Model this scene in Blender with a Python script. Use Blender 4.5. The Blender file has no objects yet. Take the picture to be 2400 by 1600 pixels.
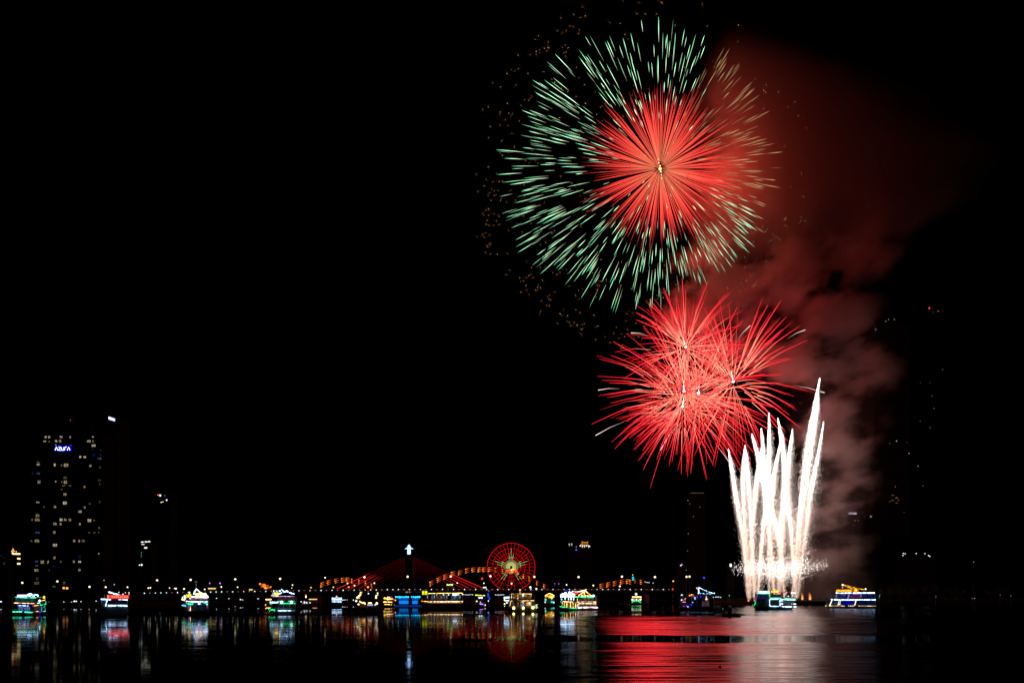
import bpy, math, random
from mathutils import Vector

# ------------------------------------------------------------------ camera, sky, exposure
S = bpy.context.scene
F, HZ, CH = 2333.0, 1395.0, 9.0           # focal length and horizon in photo pixels, camera height in metres
KW = F * CH


def P(px, py, Y):
    """world point at distance Y seen at photo pixel (px, py)"""
    return Vector(((px - 1200.0) / F * Y, Y, CH + (HZ - py) / F * Y))


cam_d = bpy.data.cameras.new('camera')
cam = bpy.data.objects.new('camera', cam_d)
S.collection.objects.link(cam)
cam.location = (0, 0, CH)
cam.rotation_euler = (math.radians(90), 0, 0)
cam_d.sensor_width = 36.0
cam_d.lens = 35.0
cam_d.shift_y = (HZ - 800.0) / 2400.0
cam_d.clip_start = 0.5
cam_d.clip_end = 30000.0
S.camera = cam

W_ = bpy.data.worlds.new('World')
S.world = W_
W_.use_nodes = True
wn = W_.node_tree
sky = wn.nodes.new('ShaderNodeTexSky')
sky.sky_type = 'NISHITA'
sky.sun_disc = False
sky.sun_elevation = math.radians(-14)
sky.sun_rotation = math.radians(200)
wn.links.new(sky.outputs[0], wn.nodes['Background'].inputs[0])
wn.nodes['Background'].inputs[1].default_value = 0.05

S.view_settings.view_transform = 'Standard'
S.view_settings.look = 'None'
S.view_settings.exposure = 0.0
S.view_settings.gamma = 1.0
cy = S.cycles
cy.use_denoising = True
cy.max_bounces = 4
cy.diffuse_bounces = 1
cy.glossy_bounces = 2
cy.transmission_bounces = 2
cy.volume_bounces = 0
cy.transparent_max_bounces = 8
cy.sample_clamp_indirect = 6.0
cy.volume_step_rate = 1.0
cy.volume_max_steps = 128
rng = random.Random(7)
C = S.collection


# ------------------------------------------------------------------ materials
MATS = {}


def surf(name, col, rough=0.7, metal=0.0, noise=0.25, scale=0.6):
    """painted / mineral surface with uneven tone"""
    if name in MATS:
        return MATS[name]
    m = bpy.data.materials.new(name)
    m.use_nodes = True
    nt = m.node_tree
    b = nt.nodes['Principled BSDF']
    tc = nt.nodes.new('ShaderNodeTexCoord')
    n = nt.nodes.new('ShaderNodeTexNoise')
    n.inputs['Scale'].default_value = scale
    n.inputs['Detail'].default_value = 4
    nt.links.new(tc.outputs['Object'], n.inputs['Vector'])
    r = nt.nodes.new('ShaderNodeValToRGB')
    r.color_ramp.elements[0].position = 0.3
    r.color_ramp.elements[1].position = 0.7
    r.color_ramp.elements[0].color = [c * (1 - noise) for c in col] + [1]
    r.color_ramp.elements[1].color = [min(1, c * (1 + noise)) for c in col] + [1]
    nt.links.new(n.outputs[0], r.inputs[0])
    nt.links.new(r.outputs[0], b.inputs['Base Color'])
    b.inputs['Roughness'].default_value = rough
    b.inputs['Metallic'].default_value = metal
    b.inputs['Specular IOR Level'].default_value = 0.04 if rough > 0.84 else 0.4
    MATS[name] = m
    return m


def glow(name, col, k, sample=True):
    """lamp, tube or screen that gives off light"""
    if name in MATS:
        return MATS[name]
    m = bpy.data.materials.new(name)
    m.use_nodes = True
    nt = m.node_tree
    nt.nodes.clear()
    o = nt.nodes.new('ShaderNodeOutputMaterial')
    e = nt.nodes.new('ShaderNodeEmission')
    e.inputs[0].default_value = list(col) + [1]
    e.inputs[1].default_value = k
    nt.links.new(e.outputs[0], o.inputs[0])
    if not sample:
        m.cycles.emission_sampling = 'NONE'
    if 'tube' in name:                       # old strips: some lengths are dimmer than others
        tc = nt.nodes.new('ShaderNodeTexCoord')
        n = nt.nodes.new('ShaderNodeTexNoise')
        n.inputs['Scale'].default_value = 0.8
        n.inputs['Detail'].default_value = 3
        nt.links.new(tc.outputs['Object'], n.inputs['Vector'])
        mr = nt.nodes.new('ShaderNodeMapRange')
        mr.inputs['From Min'].default_value = 0.36
        mr.inputs['From Max'].default_value = 0.62
        mr.inputs['To Min'].default_value = 0.12 * k
        mr.inputs['To Max'].default_value = 1.35 * k
        nt.links.new(n.outputs[0], mr.inputs['Value'])
        nt.links.new(mr.outputs[0], e.inputs[1])
    MATS[name] = m
    return m


def glow_attr(name, k, sample=False):
    """burning star: the colour changes along its length"""
    m = glow(name, (1, 1, 1), k, sample)
    nt = m.node_tree
    a = nt.nodes.new('ShaderNodeAttribute')
    a.attribute_name = 'burn'
    nt.links.new(a.outputs['Color'], nt.nodes['Emission'].inputs[0])
    return m


def window_glow(name, col, k):
    """lit room behind glass: curtains and furniture make it uneven"""
    if name in MATS:
        return MATS[name]
    m = glow(name, col, k, False)
    nt = m.node_tree
    tc = nt.nodes.new('ShaderNodeTexCoord')
    n = nt.nodes.new('ShaderNodeTexNoise')
    n.inputs['Scale'].default_value = 1.1
    n.inputs['Detail'].default_value = 5
    nt.links.new(tc.outputs['Object'], n.inputs['Vector'])
    mr = nt.nodes.new('ShaderNodeMapRange')
    mr.inputs['From Min'].default_value = 0.38
    mr.inputs['From Max'].default_value = 0.62
    mr.inputs['To Min'].default_value = 0.05 * k
    mr.inputs['To Max'].default_value = 1.5 * k
    nt.links.new(n.outputs[0], mr.inputs['Value'])
    nt.links.new(mr.outputs[0], nt.nodes['Emission'].inputs[1])
    # people, curtains and screens inside: the colour wanders
    n2 = nt.nodes.new('ShaderNodeTexNoise')
    n2.inputs['Scale'].default_value = 1.7
    n2.inputs['Detail'].default_value = 2
    nt.links.new(tc.outputs['Object'], n2.inputs['Vector'])
    cr = nt.nodes.new('ShaderNodeValToRGB')
    cr.color_ramp.elements[0].position = 0.40
    cr.color_ramp.elements[0].color = (col[0] * 0.5, col[1] * 0.6, col[2], 1)
    cr.color_ramp.elements[1].position = 0.60
    cr.color_ramp.elements[1].color = (min(1, col[0] * 1.4), col[1], col[2] * 0.6, 1)
    nt.links.new(n2.outputs[0], cr.inputs[0])
    nt.links.new(cr.outputs[0], nt.nodes['Emission'].inputs[0])
    return m


white = glow('white_tube', (0.40, 0.66, 1.0), 7)
hotwhite = glow('floodlight', (0.52, 0.74, 1.0), 4.2)
warm = glow('warm_tube', (1.0, 0.50, 0.12), 6)
yellow = glow('yellow_tube', (1.0, 0.60, 0.02), 2.2)
gold = glow('golden_tube', (1.0, 0.56, 0.13), 2.4)
lemon = glow('lemon_sign', (0.75, 0.78, 0.02), 1.2)
orange = glow('orange_tube', (1.0, 0.30, 0.02), 2.2)
redl = glow('red_tube', (1.0, 0.01, 0.01), 1.2)
redsign = glow('red_sign', (1.0, 0.012, 0.02), 3.2)
green = glow('green_tube', (0.0, 0.9, 0.26), 2.6)
mint = glow('mint_tube', (0.04, 1.0, 0.48), 3.2)
cyan = glow('cyan_tube', (0.05, 0.6, 0.9), 1.2)
skyblue = glow('sky_blue_tube', (0.30, 0.60, 1.0), 2.0)
blue = glow('blue_tube', (0.01, 0.02, 1.0), 1.3)
purple = glow('purple_tube', (0.40, 0.05, 1.0), 1.8)
pink = glow('pink_tube', (1.0, 0.45, 0.62), 2.6)
navy = glow('dim_blue_panel', (0.0, 0.03, 0.30), 0.30)
tealp = glow('dim_teal_panel', (0.01, 0.12, 0.12), 0.35)
lamp_w = glow('lamp_white', (0.80, 0.90, 1.0), 1.5, False)
lamp_warm = glow('lamp_warm', (1.0, 0.82, 0.45), 1.9, False)
lamp_or = glow('lamp_orange', (1.0, 0.38, 0.06), 1.7, False)
lamp_red = glow('lamp_red', (1.0, 0.03, 0.03), 2.2, False)
lamp_pur = glow('lamp_purple', (0.5, 0.12, 1.0), 1.6, False)
lamp_blue = glow('lamp_blue', (0.05, 0.06, 1.0), 1.6, False)
lamp_green = glow('lamp_green', (0.05, 1.0, 0.4), 1.0, False)
lamp_dim = glow('lamp_dim', (0.8, 0.85, 1.0), 0.5, False)
lamp_cyan = glow('lamp_cyan', (0.02, 0.8, 1.0), 1.8, False)
lamp_lime = glow('lamp_lime', (0.55, 1.0, 0.2), 2.0, False)
EMIT = dict(w=lamp_w, y=lamp_warm, o=lamp_or, r=lamp_red, p=lamp_pur, b=lamp_blue, g=lamp_green, d=lamp_dim,
            c=lamp_cyan, l=lamp_lime)

concrete = surf('concrete', (0.10, 0.10, 0.10), 0.85, scale=0.08)
darkwall = surf('dark_facade', (0.007, 0.007, 0.008), 0.85, scale=0.05)
steel = surf('painted_steel', (0.12, 0.12, 0.13), 0.5, scale=0.3)
boatpaint = surf('boat_paint', (0.50, 0.50, 0.52), 0.6, scale=0.4)
boatdark = surf('dark_boat_paint', (0.10, 0.105, 0.12), 0.6, scale=0.4)
boatwood = surf('varnished_boat', (0.16, 0.10, 0.05), 0.6, scale=0.5)
deckm = surf('boat_deck', (0.12, 0.11, 0.10), 0.8, scale=0.4)
glassm = surf('boat_glass', (0.02, 0.03, 0.04), 0.15, scale=0.2)
earth = surf('earth', (0.016, 0.016, 0.014), 0.95, scale=0.05, noise=0.5)
leafm = surf('leaves', (0.03, 0.05, 0.02), 0.8, scale=0.3, noise=0.4)
barkm = surf('bark', (0.06, 0.045, 0.035), 0.9, scale=0.6)
clothm = surf('dark_clothes', (0.04, 0.04, 0.05), 0.9)
skinm = surf('skin', (0.35, 0.22, 0.15), 0.6)


# ------------------------------------------------------------------ mesh helpers
class MB:
    def __init__(s):
        s.v, s.f, s.mi, s.col = [], [], [], []

    def add(s, vs, fs, mi=0, cols=None):
        o = len(s.v)
        s.v += [tuple(v) for v in vs]
        s.f += [tuple(i + o for i in f) for f in fs]
        s.mi += [mi] * len(fs)
        s.col += (cols if cols else [(1, 1, 1, 1)] * len(vs))

    def box(s, x0, x1, y0, y1, z0, z1, mi=0):
        s.add([(x0, y0, z0), (x1, y0, z0), (x1, y1, z0), (x0, y1, z0), (x0, y0, z1), (x1, y0, z1), (x1, y1, z1), (x0, y1, z1)],
              [(3, 2, 1, 0), (4, 5, 6, 7), (0, 1, 5, 4), (1, 2, 6, 5), (2, 3, 7, 6), (3, 0, 4, 7)], mi)

    def tube(s, pts, rad, n=5, mi=0, cols=None, cap=True):
        pts = [Vector(p) for p in pts]
        if not isinstance(rad, (list, tuple)):
            rad = [rad] * len(pts)
        vs, fs, cs = [], [], []
        for i, p in enumerate(pts):
            d = (pts[min(i + 1, len(pts) - 1)] - pts[max(i - 1, 0)])
            if d.length < 1e-9:
                d = Vector((0, 0, 1))
            d.normalize()
            a = d.cross(Vector((0, 0, 1)))
            if a.length < 0.05:
                a = d.cross(Vector((1, 0, 0)))
            a.normalize()
            b = d.cross(a)
            for k in range(n):
                t = 2 * math.pi * k / n + 0.4
                vs.append(p + (a * math.cos(t) + b * math.sin(t)) * rad[i])
                if cols:
                    cs.append(cols[i])
        for i in range(len(pts) - 1):
            for k in range(n):
                k2 = (k + 1) % n
                fs.append((i * n + k, i * n + k2, (i + 1) * n + k2, (i + 1) * n + k))
        if cap:
            fs.append(tuple(range(n))[::-1])
            fs.append(tuple(range((len(pts) - 1) * n, len(pts) * n)))
        s.add(vs, fs, mi, cs or None)

    def ball(s, c, r, mi=0, seg=8, rings=5, sc=(1, 1, 1), col=None):
        c = Vector(c)
        vs = [c + Vector((0, 0, r * sc[2]))]
        for i in range(1, rings):
            t = math.pi * i / rings
            for k in range(seg):
                u = 2 * math.pi * k / seg
                vs.append(c + Vector((math.sin(t) * math.cos(u) * sc[0], math.sin(t) * math.sin(u) * sc[1], math.cos(t) * sc[2])) * r)
        vs.append(c - Vector((0, 0, r * sc[2])))
        fs = []
        for k in range(seg):
            fs.append((0, 1 + k, 1 + (k + 1) % seg))
        for i in range(rings - 2):
            for k in range(seg):
                a = 1 + i * seg
                fs.append((a + k, a + seg + k, a + seg + (k + 1) % seg, a + (k + 1) % seg))
        L = len(vs) - 1
        a = 1 + (rings - 2) * seg
        for k in range(seg):
            fs.append((L, a + (k + 1) % seg, a + k))
        s.add(vs, fs, mi, [col] * len(vs) if col else None)

    def tetra(s, c, r, mi=0, col=None, rot=0.0):
        c = Vector(c)
        vs = [c + Vector((0, 0, r * 1.3))] + [c + Vector((math.cos(rot + k * 2.094) * r, math.sin(rot + k * 2.094) * r, -r * 0.6)) for k in range(3)]
        s.add(vs, [(0, 1, 2), (0, 2, 3), (0, 3, 1), (3, 2, 1)], mi, [col] * 4 if col else None)

    def build(s, name, mats, parent=None, loc=None, burn=False):
        me = bpy.data.meshes.new(name)
        me.from_pydata(s.v, [], s.f)
        if not isinstance(mats, (list, tuple)):
            mats = [mats]
        for m in mats:
            me.materials.append(m)
        if len(mats) > 1:
            me.polygons.foreach_set('material_index', s.mi)
        if burn:
            at = me.color_attributes.new('burn', 'FLOAT_COLOR', 'POINT')
            flat = [x for c in s.col for x in c]
            at.data.foreach_set('color', flat)
        me.update()
        o = bpy.data.objects.new(name, me)
        C.objects.link(o)
        if parent is not None:
            o.parent = parent
        if loc is not None:
            o.location = loc
        return o


def tag(o, label, cat, group=None, kind=None):
    o['label'] = label
    o['category'] = cat
    if group:
        o['group'] = group
    if kind:
        o['kind'] = kind
    return o


def thing(name, label, cat, loc=(0, 0, 0), rz=0.0, group=None):
    o = bpy.data.objects.new(name, None)
    o.empty_display_size = 0.5
    C.objects.link(o)
    o.location = loc
    o.rotation_euler = (0, 0, rz)
    return tag(o, label, cat, group)


def struct(name, mb, m):
    o = mb.build(name, m)
    o['kind'] = 'structure'
    return o


def text_mesh(body, size):
    cu = bpy.data.curves.new('lettering', 'FONT')
    cu.body = body
    cu.size = size
    cu.extrude = size * 0.04
    cu.align_x = 'CENTER'
    cu.resolution_u = 3
    o = bpy.data.objects.new('lettering', cu)
    C.objects.link(o)
    dg = bpy.context.evaluated_depsgraph_get()
    me = bpy.data.meshes.new_from_object(o.evaluated_get(dg))
    bpy.data.objects.remove(o)
    return me


def text_obj(name, body, size, m, parent, loc):
    me = text_mesh(body, size)
    me.materials.clear()
    me.materials.append(m)
    o = bpy.data.objects.new(name, me)
    C.objects.link(o)
    o.parent = parent
    o.location = loc
    o.rotation_euler = (math.radians(90), 0, 0)
    return o


# ------------------------------------------------------------------ water
def make_water():
    mb = MB()
    xs = [-9000, -1500, -600, -200, 200, 600, 1500, 9000]
    ys = [2, 40, 120, 300, 700, 1500, 4000, 20000]
    vs = [(x, y, 0) for y in ys for x in xs]
    n = len(xs)
    fs = [(j * n + i, j * n + i + 1, (j + 1) * n + i + 1, (j + 1) * n + i) for j in range(len(ys) - 1) for i in range(n - 1)]
    mb.add(vs, fs)
    m = bpy.data.materials.new('river_water')
    m.use_nodes = True
    nt = m.node_tree
    N, L = nt.nodes, nt.links
    N.clear()
    out = N.new('ShaderNodeOutputMaterial')
    tc = N.new('ShaderNodeTexCoord')
    sep = N.new('ShaderNodeSeparateXYZ')
    L.new(tc.outputs['Object'], sep.inputs[0])

    def math_(op, a, b=None, c=None):
        nd = N.new('ShaderNodeMath')
        nd.operation = op
        for i, x in enumerate((a, b, c)):
            if x is None:
                continue
            if isinstance(x, (int, float)):
                nd.inputs[i].default_value = x
            else:
                L.new(x, nd.inputs[i])
        return nd.outputs[0]

    def noise(vec, scale, detail=3, rough=0.5):
        nd = N.new('ShaderNodeTexNoise')
        nd.inputs['Scale'].default_value = scale
        nd.inputs['Detail'].default_value = detail
        nd.inputs['Roughness'].default_value = rough
        L.new(vec, nd.inputs['Vector'])
        return nd.outputs[0]

    def comb(x, y):
        nd = N.new('ShaderNodeCombineXYZ')
        L.new(x, nd.inputs[0])
        L.new(y, nd.inputs[1])
        return nd.outputs[0]

    X, Y = sep.outputs[0], sep.outputs[1]
    # ripples gather in long bands across the river (wakes and gusts); slick water lies between
    q = math_('DIVIDE', KW, math_('MAXIMUM', Y, 5.0))
    warpv = comb(math_('MULTIPLY', X, 0.035), math_('MULTIPLY', q, 0.06))
    warp = math_('MULTIPLY', math_('SUBTRACT', noise(warpv, 1.0, 5, 0.6), 0.5), 11.0)
    qw = math_('ADD', q, math_('MULTIPLY', warp, math_('MULTIPLY', q, 0.008)))
    fc = N.new('ShaderNodeFloatCurve')
    L.new(math_('DIVIDE', qw, 230.0), fc.inputs['Value'])
    cu = fc.mapping.curves[0]
    pts = [(0, .12), (20, .10), (35, .16), (36.5, .75), (41, .75), (42.5, .16), (45.5, .16), (47.5, .9), (60, 1.0), (92, 1.0),
           (95.5, .30), (107, .30), (111, .95), (150, 1.0), (230, 1.0)]
    while len(cu.points) < len(pts):
        cu.points.new(0.5, 0.5)
    for p, (a, b) in zip(cu.points, pts):
        p.location = (a / 230.0, b)
        p.handle_type = 'VECTOR'
    fc.mapping.update()
    streakv = comb(math_('MULTIPLY', X, 0.02), math_('MULTIPLY', q, 0.22))
    st = noise(streakv, 1.0, 4, 0.6)
    mr = N.new('ShaderNodeMapRange')
    L.new(st, mr.inputs['Value'])
    mr.inputs['From Min'].default_value = 0.36
    mr.inputs['From Max'].default_value = 0.56
    mr.inputs['To Min'].default_value = 0.82
    mr.inputs['To Max'].default_value = 1.0
    st2 = noise(comb(math_('MULTIPLY', X, 0.045), math_('MULTIPLY', q, 0.30)), 1.0, 4, 0.6)
    cut = N.new('ShaderNodeMapRange')            # calmer fingers of water close to the camera
    cut.interpolation_type = 'SMOOTHSTEP'
    L.new(st2, cut.inputs['Value'])
    cut.inputs['From Min'].default_value = 0.44
    cut.inputs['From Max'].default_value = 0.54
    cut.inputs['To Min'].default_value = 0.55
    cut.inputs['To Max'].default_value = 0.0
    wq = N.new('ShaderNodeMapRange')
    L.new(q, wq.inputs['Value'])
    wq.inputs['From Min'].default_value = 112.0
    wq.inputs['From Max'].default_value = 160.0
    fingers = math_('SUBTRACT', 1.0, math_('MULTIPLY', cut.outputs[0], wq.outputs[0]))
    slick = N.new('ShaderNodeMapRange')          # the slick band dies out towards the town
    slick.interpolation_type = 'SMOOTHSTEP'
    L.new(X, slick.inputs['Value'])
    slick.inputs['From Min'].default_value = -16.0
    slick.inputs['From Max'].default_value = -6.0
    slick.inputs['To Min'].default_value = 0.9
    slick.inputs['To Max'].default_value = 0.0
    near = N.new('ShaderNodeMath')
    near.operation = 'LESS_THAN'
    L.new(Y, near.inputs[0])
    near.inputs[1].default_value = 300.0
    floor_ = math_('MULTIPLY', slick.outputs[0], near.outputs[0])
    gust = N.new('ShaderNodeMapRange')           # ruffled water off the launch bank
    gust.interpolation_type = 'SMOOTHSTEP'
    L.new(math_('ADD', X, math_('MULTIPLY', warp, 2.0)), gust.inputs['Value'])
    gust.inputs['From Min'].default_value = 92.0
    gust.inputs['From Max'].default_value = 122.0
    gust.inputs['To Min'].default_value = 0.0
    gust.inputs['To Max'].default_value = 0.8
    floor_ = math_('MAXIMUM', floor_, math_('MULTIPLY', gust.outputs[0], math_('SUBTRACT', 1.0, near.outputs[0])))
    amount = math_('MULTIPLY', math_('MAXIMUM', fc.outputs[0], floor_), math_('MULTIPLY', mr.outputs[0], fingers))
    # the breeze reaches the open river in front of the fireworks; the town side lies in the lee
    lee = N.new('ShaderNodeMapRange')
    lee.interpolation_type = 'SMOOTHSTEP'
    L.new(math_('ADD', math_('SUBTRACT', X, math_('MULTIPLY', Y, 0.066)), math_('MULTIPLY', warp, 1.2)), lee.inputs['Value'])
    lee.inputs['From Min'].default_value = -5.0
    lee.inputs['From Max'].default_value = 9.0
    lee.inputs['To Min'].default_value = 0.054
    lee.inputs['To Max'].default_value = 0.285
    # fine lines of ripple, strongest where the water is otherwise still
    fl = N.new('ShaderNodeMapRange')
    L.new(noise(comb(math_('MULTIPLY', X, 0.03), math_('MULTIPLY', q, 0.75)), 1.0, 3, 0.6), fl.inputs['Value'])
    fl.inputs['From Min'].default_value = 0.36
    fl.inputs['From Max'].default_value = 0.62
    fl.inputs['To Min'].default_value = -1.0
    fl.inputs['To Max'].default_value = 1.0
    fa = N.new('ShaderNodeMapRange')
    L.new(lee.outputs[0], fa.inputs['Value'])
    fa.inputs['From Min'].default_value = 0.054
    fa.inputs['From Max'].default_value = 0.285
    fa.inputs['To Min'].default_value = 0.75
    fa.inputs['To Max'].default_value = 0.13
    rip = math_('ADD', 1.0, math_('MULTIPLY', fl.outputs[0], fa.outputs[0]))
    rough = math_('MULTIPLY', math_('MULTIPLY', amount, lee.outputs[0]), rip)
    gl = N.new('ShaderNodeBsdfAnisotropic')
    gl.distribution = 'BECKMANN'
    gl.inputs['Color'].default_value = (0.39, 0.39, 0.40, 1)
    L.new(rough, gl.inputs['Roughness'])
    gl.inputs['Anisotropy'].default_value = 0.30      # crests run across the river
    tg = N.new('ShaderNodeCombineXYZ')
    tg.inputs[0].default_value = 1.0
    L.new(tg.outputs[0], gl.inputs['Tangent'])
    # short wind ripples
    rv = comb(math_('MULTIPLY', X, 0.10), math_('MULTIPLY', Y, 0.45))
    rh = noise(rv, 1.0, 3, 0.6)
    bp = N.new('ShaderNodeBump')
    bp.inputs['Strength'].default_value = 1.0
    bp.inputs['Distance'].default_value = 0.05
    open_ = N.new('ShaderNodeMapRange')
    L.new(lee.outputs[0], open_.inputs['Value'])
    open_.inputs['From Min'].default_value = 0.054
    open_.inputs['From Max'].default_value = 0.285
    open_.inputs['To Min'].default_value = 0.02
    open_.inputs['To Max'].default_value = 1.3
    L.new(math_('MULTIPLY', math_('MULTIPLY', rh, amount), open_.outputs[0]), bp.inputs['Height'])
    L.new(bp.outputs[0], gl.inputs['Normal'])
    df = N.new('ShaderNodeBsdfDiffuse')
    df.inputs['Color'].default_value = (0.006, 0.009, 0.009, 1)
    fr = N.new('ShaderNodeFresnel')
    fr.inputs['IOR'].default_value = 1.33
    mx = N.new('ShaderNodeMixShader')
    L.new(fr.outputs[0], mx.inputs[0])
    L.new(df.outputs[0], mx.inputs[1])
    L.new(gl.outputs[0], mx.inputs[2])
    L.new(mx.outputs[0], out.inputs[0])
    struct('water', mb, m)


make_water()


# ------------------------------------------------------------------ land
def land(name, outline, top, m):
    """bank with a sloped edge; outline is listed counter-clockwise"""
    n = len(outline)
    mb = MB()
    cx = sum(p[0] for p in outline) / n
    cyy = sum(p[1] for p in outline) / n
    vs = [(x, y, -1.5) for x, y in outline]
    for x, y in outline:
        d = Vector((cx - x, cyy - y))
        d.normalize()
        vs.append((x + d.x * 5, y + d.y * 5, top))
    fs = [(i, (i + 1) % n, n + (i + 1) % n, n + i) for i in range(n)] + [tuple(range(n, 2 * n))]
    mb.add(vs, fs)
    return struct(name, mb, m)


land('riverbank_left', [(-2600, 905), (-420, 890), (-345, 900), (-330, 1100), (-300, 1450), (-2600, 1450)], 3.0, earth)
land('riverbank_right', [(190, 930), (215, 914), (420, 905), (900, 880), (2600, 860), (2600, 1450), (250, 1450)], 3.6, earth)
land('far_land', [(-6000, 1452), (6000, 1452), (6000, 12000), (-6000, 12000)], 3.0, earth)

BY = 850.0      # road bridge
FY = 930.0      # fireworks


# ------------------------------------------------------------------ fireworks
def burn_path(c, d, r0, r1, drop, n=5, drift=Vector((0, 0, 0))):
    pts = []
    for i in range(n + 1):
        t = r0 + (r1 - r0) * i / n
        pts.append(c + d * t + Vector((0, 0, -drop * t * t)) + drift * t)
    return pts


def rand_dir():
    z = rng.uniform(-1, 1)
    a = rng.uniform(0, 2 * math.pi)
    s = math.sqrt(1 - z * z)
    return Vector((s * math.cos(a), s * math.sin(a), z))


star_mat = glow_attr('burning_star', 1.0)
spark_mat = glow_attr('burning_spark', 1.0)
PX = FY / F


def point_light(name, loc, col, power, r):
    ld = bpy.data.lights.new(name, 'POINT')
    ld.color = col
    ld.energy = power
    ld.shadow_soft_size = r
    o = bpy.data.objects.new(name, ld)
    C.objects.link(o)
    o.location = loc
    return o


def lerp(a, b, t):
    return tuple(x + (y - x) * t for x, y in zip(a, b)) + (1,)


def emit_streaks(root, name, streaks, most=100):
    """each streak is a part; past the first hundred (the longest) the rest is one part"""
    streaks.sort(key=lambda s: -s[0])
    rest = MB()
    for i, (ln, pts, rad, cols) in enumerate(streaks):
        if i < most:
            mb = MB()
            mb.tube(pts, rad, 4, 0, cols, cap=False)
            mb.build(name, star_mat, root, burn=True)
        else:
            rest.tube(pts, rad, 4, 0, cols, cap=False)
    if rest.v:
        o = rest.build(name, star_mat, root, burn=True)
        o['kind'] = 'stuff'


def big_burst():
    c = P(1547, 396, FY)
    root = thing('firework_burst', 'huge round firework with a red heart inside pale green dashes and a gold spark ring', 'firework', c)
    zero = Vector((0, 0, 0))
    R = 350 * PX
    drift = Vector((-44 * PX, 0, 0))
    st = []
    for i in range(1020):
        d = rand_dir()
        layer = rng.random()
        r1 = rng.uniform(0.82, 1.0) if layer < 0.62 else rng.uniform(0.56, 0.84)
        if math.hypot(d.x, d.z) * r1 < 0.60 and rng.random() < 0.7:
            continue
        ln = rng.uniform(0.07, 0.18)
        if d.x > 0.2:
            r1 *= 0.94
        d2 = Vector((d.x, d.y, d.z * 0.91))
        pts = burn_path(zero, d2 * R, r1 - ln, r1, 0.04 * R, 5, drift * 1.0)
        proj = Vector((pts[-1].x - pts[0].x, pts[-1].z - pts[0].z)).length
        w = rng.uniform(0.13, 0.26)
        bright = rng.uniform(0.6, 2.4)
        a, b = (0.95, 0.95, 0.55), (0.12, 0.90, 0.46)
        mid = (0.52, 1.0, 0.60)
        if d.x > 0.45 and d.z > -0.45:       # smoke in front put into the colour: amber and dimmer
            a = b = mid = (1.0, 0.62, 0.28)
            bright *= 0.35
        cols = []
        for k in range(6):
            t = k / 5
            base = lerp(a, mid, t * 2) if t < 0.5 else lerp(mid, b, t * 2 - 1)
            f = bright * (0.35 + 1.1 * t if t < 0.6 else 1.01 - 0.6 * (t - 0.6))
            cols.append((base[0] * f, base[1] * f, base[2] * f, 1))
        rad = [w * x for x in (0.25, 0.7, 1.0, 1.0, 0.75, 0.1)]
        st.append((proj, pts, rad, cols))
    emit_streaks(root, 'green_streak', st)
    st = []
    R2 = 186 * PX
    for i in range(390):
        d = rand_dir()
        r1 = rng.uniform(0.80, 1.10)
        pts = burn_path(zero, d * R2, 0.09, r1, 0.02 * R2, 5)
        proj = Vector((pts[-1].x - pts[0].x, pts[-1].z - pts[0].z)).length
        bright = rng.uniform(0.6, 1.3)
        cols = []
        for k in range(6):
            t = k / 5
            cc = lerp((1.0, 0.26, 0.13), (1.0, 0.055, 0.045), min(1, t * 2.0))
            f = bright * (0.8 + 0.5 * math.sin(math.pi * min(1, t * 1.1)))
            cols.append((cc[0] * f, cc[1] * f, cc[2] * f, 1))
        w = rng.uniform(0.20, 0.42)
        rad = [w * x for x in (0.25, 0.55, 0.9, 1.0, 0.7, 0.06)]
        st.append((proj, pts, rad, cols))
    emit_streaks(root, 'red_streak', st)
    # crackling gold sparks: a bright grain with hair-fine rays
    grains = []
    for i in range(620):
        d = rand_dir()
        if (d.x > 0.15 and d.z > -0.35 and rng.random() < 0.75) or (d.z > 0.5 and rng.random() < 0.35):
            continue
        r = rng.uniform(0.99, 1.13)
        p = d * R * r + drift * 1.1 + Vector((0, 0, -0.055 * R))
        grains.append((d.x * d.x + d.z * d.z, p))
        if rng.random() < 0.12:
            for q in range(rng.randint(1, 3)):
                grains.append((d.x * d.x + d.z * d.z, p + Vector((rng.gauss(0, 4), rng.gauss(0, 4), rng.gauss(0, 4)))))
    grains.sort(key=lambda g: -g[0])
    rest = MB()
    for i, (k, p) in enumerate(grains):
        mb = MB() if i < 100 else rest
        f = rng.uniform(0.5, 2.3)
        mb.ball(p, rng.uniform(0.12, 0.22), 0, 6, 4, col=(f, f * 0.52, f * 0.30, 1))
        for q in range(6):
            d = rand_dir() * rng.uniform(2, 4.5)
            mb.tube([p, p + d], [0.10, 0.03], 3, 0, [(0.08, 0.036, 0.012, 1), (0.02, 0.01, 0.004, 1)], cap=False)
        if i < 100:
            mb.build('gold_spark', spark_mat, root, burn=True)
    o = rest.build('gold_spark', spark_mat, root, burn=True)
    o['kind'] = 'stuff'
    mb = MB()
    mb.ball(zero, 1.3, 0, 10, 7)
    for k, (dx, dy, r) in enumerate([(2, 7, .6), (0, -7, .6), (-3, -14, .5), (-4, -22, .7), (1, 6, .5), (3, 14, .5), (4, 22, .6)]):
        mb.ball((dx * PX, 0, -dy * PX), r, 0, 8, 5)
    mb.build('core_flash', glow('core_flash', (1.0, 0.62, 0.22), 3.5, False), root)
    for dx, dz, k in ((-120, 30, 0.30), (-10, -40, 0.28), (115, 5, 0.32)):
        point_light('burst_light', c + Vector((dx * PX, 0, dz * PX)), (1.0, 0.065, 0.040), 0.95e6 * k, 30.0)
    return root


big_burst()

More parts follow.
